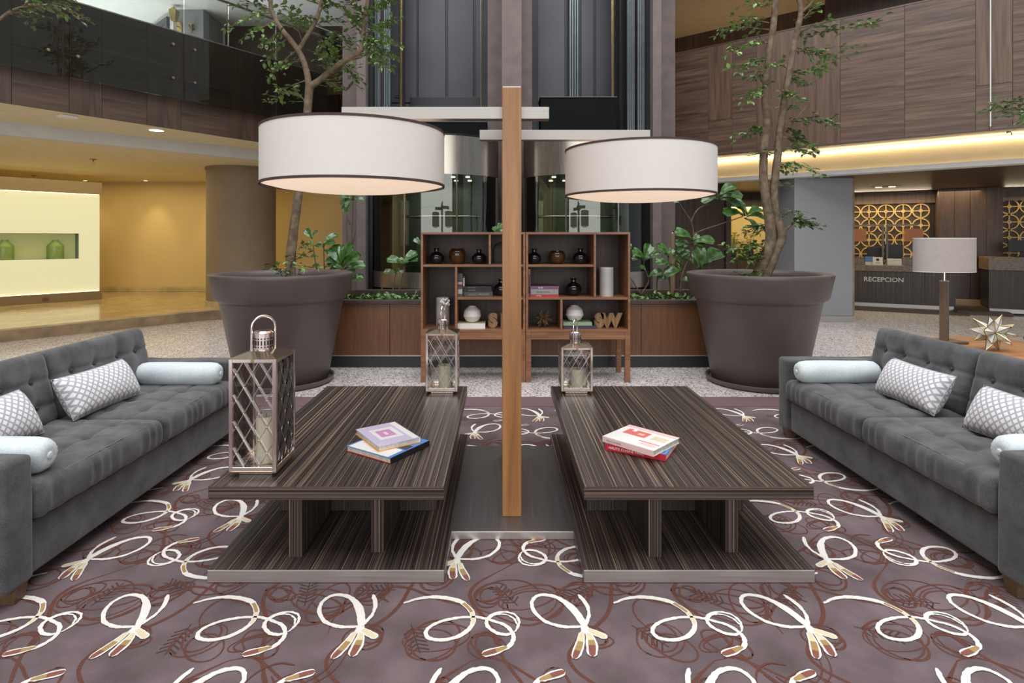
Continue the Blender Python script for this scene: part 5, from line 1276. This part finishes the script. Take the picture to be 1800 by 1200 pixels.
def lattice(u0, cols, rows, ztop, label):
    t = T('lattice_screen', label, 'screen', q(u0, 1.50), RZ, 'gold ring lattice screens'); pc = .315
    ring = MB(); n = 28; ro, ri = .158, .136
    prof = [(ro, -.012), (ro, .012), (ri, .012), (ri, -.012), (ro, -.012)]
    me = ring.lathe(prof, n, Matrix.Rotation(pi/2, 4, 'X')).mesh('ring', M['gold'])
    crm = MB().box((-ri, -.008, -.009), (ri, .008, .009)).box((-.009, -.008, -ri), (.009, .008, ri)).lathe([(.036, -.011), (.036, .011), (.02, .011), (.02, -.011), (.036, -.011)], 14, Matrix.Rotation(pi/2, 4, 'X')).mesh('ring_cross', M['gold'])
    for i in range(cols):
        for j in range(rows):
            x, z = .158+i*pc, ztop-.158-j*pc
            put('ring', me, t, loc=(x, 0, z)); put('ring_cross', crm, t, loc=(x, 0, z))
    knob = MB().lathe([(0, -.012), (.024, -.012), (.024, .012), (0, .012)], 10, Matrix.Rotation(pi/2, 4, 'X')).mesh('joint_boss', M['gold'])
    for i in range(cols):
        for j in range(rows-1): put('joint_boss', knob, t, loc=(.158+i*pc, .0, ztop-.316-j*pc+.0005))
    MB().box((0, .05, ztop-rows*pc), (cols*pc, .06, ztop+.02)).build('backing', M['case_back'], t)
lattice(-.16, 5, 5, 2.17, 'gold ring lattice screen behind the main reception desk')
lattice(2.56, 5, 4, 2.22, 'gold ring lattice screen at the right frame edge behind the second desk')
area('lattice_light', q(.6, 1.25, 2.36), (1.6, .08), 9, (1, .84, .58), (radians(-25), 0, RZ)); area('lattice_light', q(3.2, 1.25, 2.36), (1.2, .08), 7, (1, .84, .58), (radians(-25), 0, RZ))
ct = NT('copper_shade'); cop = ct.set((150, 100, 70), .5, .1, **{'Emission Color': lin((220, 120, 60)), 'Emission Strength': .1}); gst = plain('satin_grey_metal', (108, 106, 102), .5, .2)
def desk_lamp(upx, s, label):
    r = (upx-VX)/F; oy = .35; ox = QO.x-oy*sin(RZ); oyy = QO.y+oy*cos(RZ); u = (r*oyy-ox)/(cos(RZ)-r*sin(RZ))
    t = T('desk_lamp', label, 'lamp', q(u, .35, .8705), RZ, 'gallows desk lamps on reception'); 
    MB().box((-.035, -.06, 0), (.035, .06, .012), ch=.002).build('base', M['p_grey'], t)
    MB().box((-.018, -.018, .012), (.018, .018, .80), ch=.002).build('post', gst, t)
    MB().box((-.018 if s > 0 else -.5, -.018, .80), (.5 if s > 0 else .018, .018, .83), ch=.002).build('arm', gst, t)
    a = .13; x0 = s*.44
    MB().add([(x0-.15, -a, .48), (x0+.15, -a, .48), (x0+.15, a, .48), (x0-.15, a, .48), (x0-.14, -a+.01, .74), (x0+.14, -a+.01, .74), (x0+.14, a-.01, .74), (x0-.14, a-.01, .74)], [(0,1,5,4),(1,2,6,5),(2,3,7,6),(3,0,4,7)]).build('shade', cop, t)
    MB().box((x0-.12, -.1, .50), (x0+.12, .1, .505)).build('bulb_panel', emis('copper_glow', (255, 170, 90), 2), t)
    MB().tube([(x0, 0, .74), (x0, 0, .80)], .008, 8).build('stem', gst, t)
desk_lamp(1552, -1, 'copper shaded gallows desk lamp on reception, left of the pair')
desk_lamp(1559.5, 1, 'copper shaded gallows desk lamp on reception, right of the pair')
def on_desk(xpx, v, z0):
    r = (xpx-VX)/F; ox = QO.x-v*sin(RZ); oy = QO.y+v*cos(RZ); u = (r*oy-ox)/(cos(RZ)-r*sin(RZ)); return q(u, v, z0)
def monitor(xpx, v, z0, w_, h_, label):
    t = T('monitor', label, 'monitor', on_desk(xpx, v, z0), RZ, 'black reception monitors')
    MB().box((-w_/2, -.02, .10), (w_/2, .02, .10+h_), ch=.006).build('screen_back', M['black_metal'], t)
    MB().box((-.03, .0, .01), (.03, .02, .12)).build('neck', M['black_metal'], t); MB().box((-.11, -.07, 0), (.11, .07, .012), ch=.003).build('foot', M['black_metal'], t)
monitor(1539, .58, .8705, .30, .26, 'black monitor on reception left of the gallows lamp posts'); monitor(1571, .58, .8705, .32, .32, 'black monitor on reception right of the gallows lamp posts')
monitor(1797, .4, 1.0605, .42, .22, 'black monitor on the taller desk at the right frame edge')
t = T('card_holder', 'tilted white card with round black emblem standing on reception', 'sign', on_desk(1543, .08, .8705), RZ)
MB().box((-.085, -.004, 0), (.085, .004, .17), Matrix.Rotation(radians(-20), 4, 'X') @ Matrix.Shear('XZ', 4, (0, 0)), .002).build('card', M['p_white'], t)
MB().lathe([(0, 0), (.028, 0), (.028, .002), (0, .002)], 20, Matrix.Rotation(radians(-20), 4, 'X') @ Matrix.Translation((0, -.004, .115)) @ Matrix.Rotation(pi/2, 4, 'X')).build('emblem', M['p_navy'], t)
MB().box((-.045, -.006, .05), (.045, -.004, .06), Matrix.Rotation(radians(-20), 4, 'X')).box((-.035, -.006, .03), (.035, -.004, .038), Matrix.Rotation(radians(-20), 4, 'X')).build('print_line', M['p_grey'], t)
t = T('leaflet_stand', 'small blue and white leaflet holder on reception', 'leaflets', on_desk(1530, .15, .8705), RZ)
MB().box((-.09, -.005, 0), (.09, .005, .17), ch=.002).build('leaflet', M['p_blue'], t); MB().box((-.09, -.012, 0), (.09, -.006, .06)).build('pocket', M['p_white'], t)
t = T('tissue_box', 'white box standing on reception below the right copper shade', 'box', on_desk(1572, .2, .8705), RZ)
MB().box((-.12, -.07, 0), (.12, .07, .13), ch=.004).build('carton', M['p_white'], t); MB().box((-.12, -.11, 0), (.14, -.08, .012), ch=.002).build('tray', M['p_cream'], t)
for xp, w_, lb in ((1508, .26, 'small stone block on reception at its left end'), (1597, .22, 'small stone block on reception beside the grey lampshade')):
    t = T('stone_block', lb, 'block', on_desk(xp, .3, .8705), RZ, 'raised stone blocks on reception')
    MB().box((-w_/2, -.1, 0), (w_/2, .1, .14), ch=.004).build('block', M['granite'], t); MB().box((-w_/2-.003, -.103, .14), (w_/2+.003, .103, .155), ch=.002).build('cap_slab', M['granite'], t)
t = T('twin_spotlight', 'recessed twin spotlight in the reception ceiling', 'light', (7.55, 11.2, 2.43), RZ)
MB().box((-.24, -.09, -.006), (.24, .09, 0), ch=.002).build('frame', M['black_metal'], t)
for s in (-1, 1): MB().lathe([(0, -.008), (.055, -.008), (.06, -.004), (0, -.004)], 18, Matrix.Translation((s*.11, 0, 0))).build('lamp', dl, t)
# side corridor beyond the grey column: lit cove, counter and flowers
t = T('corridor_cove', 'warm lit strip over the corridor wall left of the grey column', 'light', (5.7, 12.86, 2.02))
MB().box((-1.1, -.06, .10), (1.2, .03, .42)).build('bulkhead', M['dark_wood_v'], t)
MB().box((-1.1, -.02, .085), (1.2, .02, .098)).build('light_strip', emis('corridor_strip', (255, 228, 160), 9), t)
t = T('credenza', 'low dark credenza against the corridor wall left of the grey column', 'cabinet', (5.7, 12.5, 0))
MB().box((-1.1, 0, .08), (.6, .38, .96), ch=.004).build('body', M['dark_wood_v'], t); MB().box((-1.12, -.02, .96), (.62, .385, 1.0), ch=.004).build('top', M['case_back'], t)
for k in range(3): MB().box((-1.09+.56*k, -.012, .12), (-.54+.56*k, 0, .93), ch=.003).build('door', M['case_back'], t)
MB().box((-1.05, .04, 0), (.55, .36, .08)).build('plinth', M['black_paint'], t)
for xp, lb in ((1290, 'left spray of yellow flowers on the corridor credenza'), (1320, 'right spray of yellow flowers on the corridor credenza')):
    b = px(xp, 0, 12.65); t = T('yellow_flowers', lb, 'flowers', (b.x, 12.65, 1.0), 0, 'yellow flowers on the credenza')
    MB().lathe([(0, 0), (.05, 0), (.06, .1), (.04, .2), (.045, .22), (.035, .2), (0, .02)], 16).build('vase', M['black_glass'], t, smooth=60)
    rr = random.Random(xp)
    for k in range(9):
        e = Vector((rr.uniform(-.14, .14), rr.uniform(-.08, .08), rr.uniform(.32, .58)))
        MB().tube([(0, 0, .05), e*.6, e], .004, 5).build('stem', M['leaf_c'], t)
        MB().lathe([(0, -.02), (.025, -.01), (.05, .012), (.03, .012), (0, 0)], 7, Matrix.Translation(e)).build('blossom', M['p_yellow'], t)
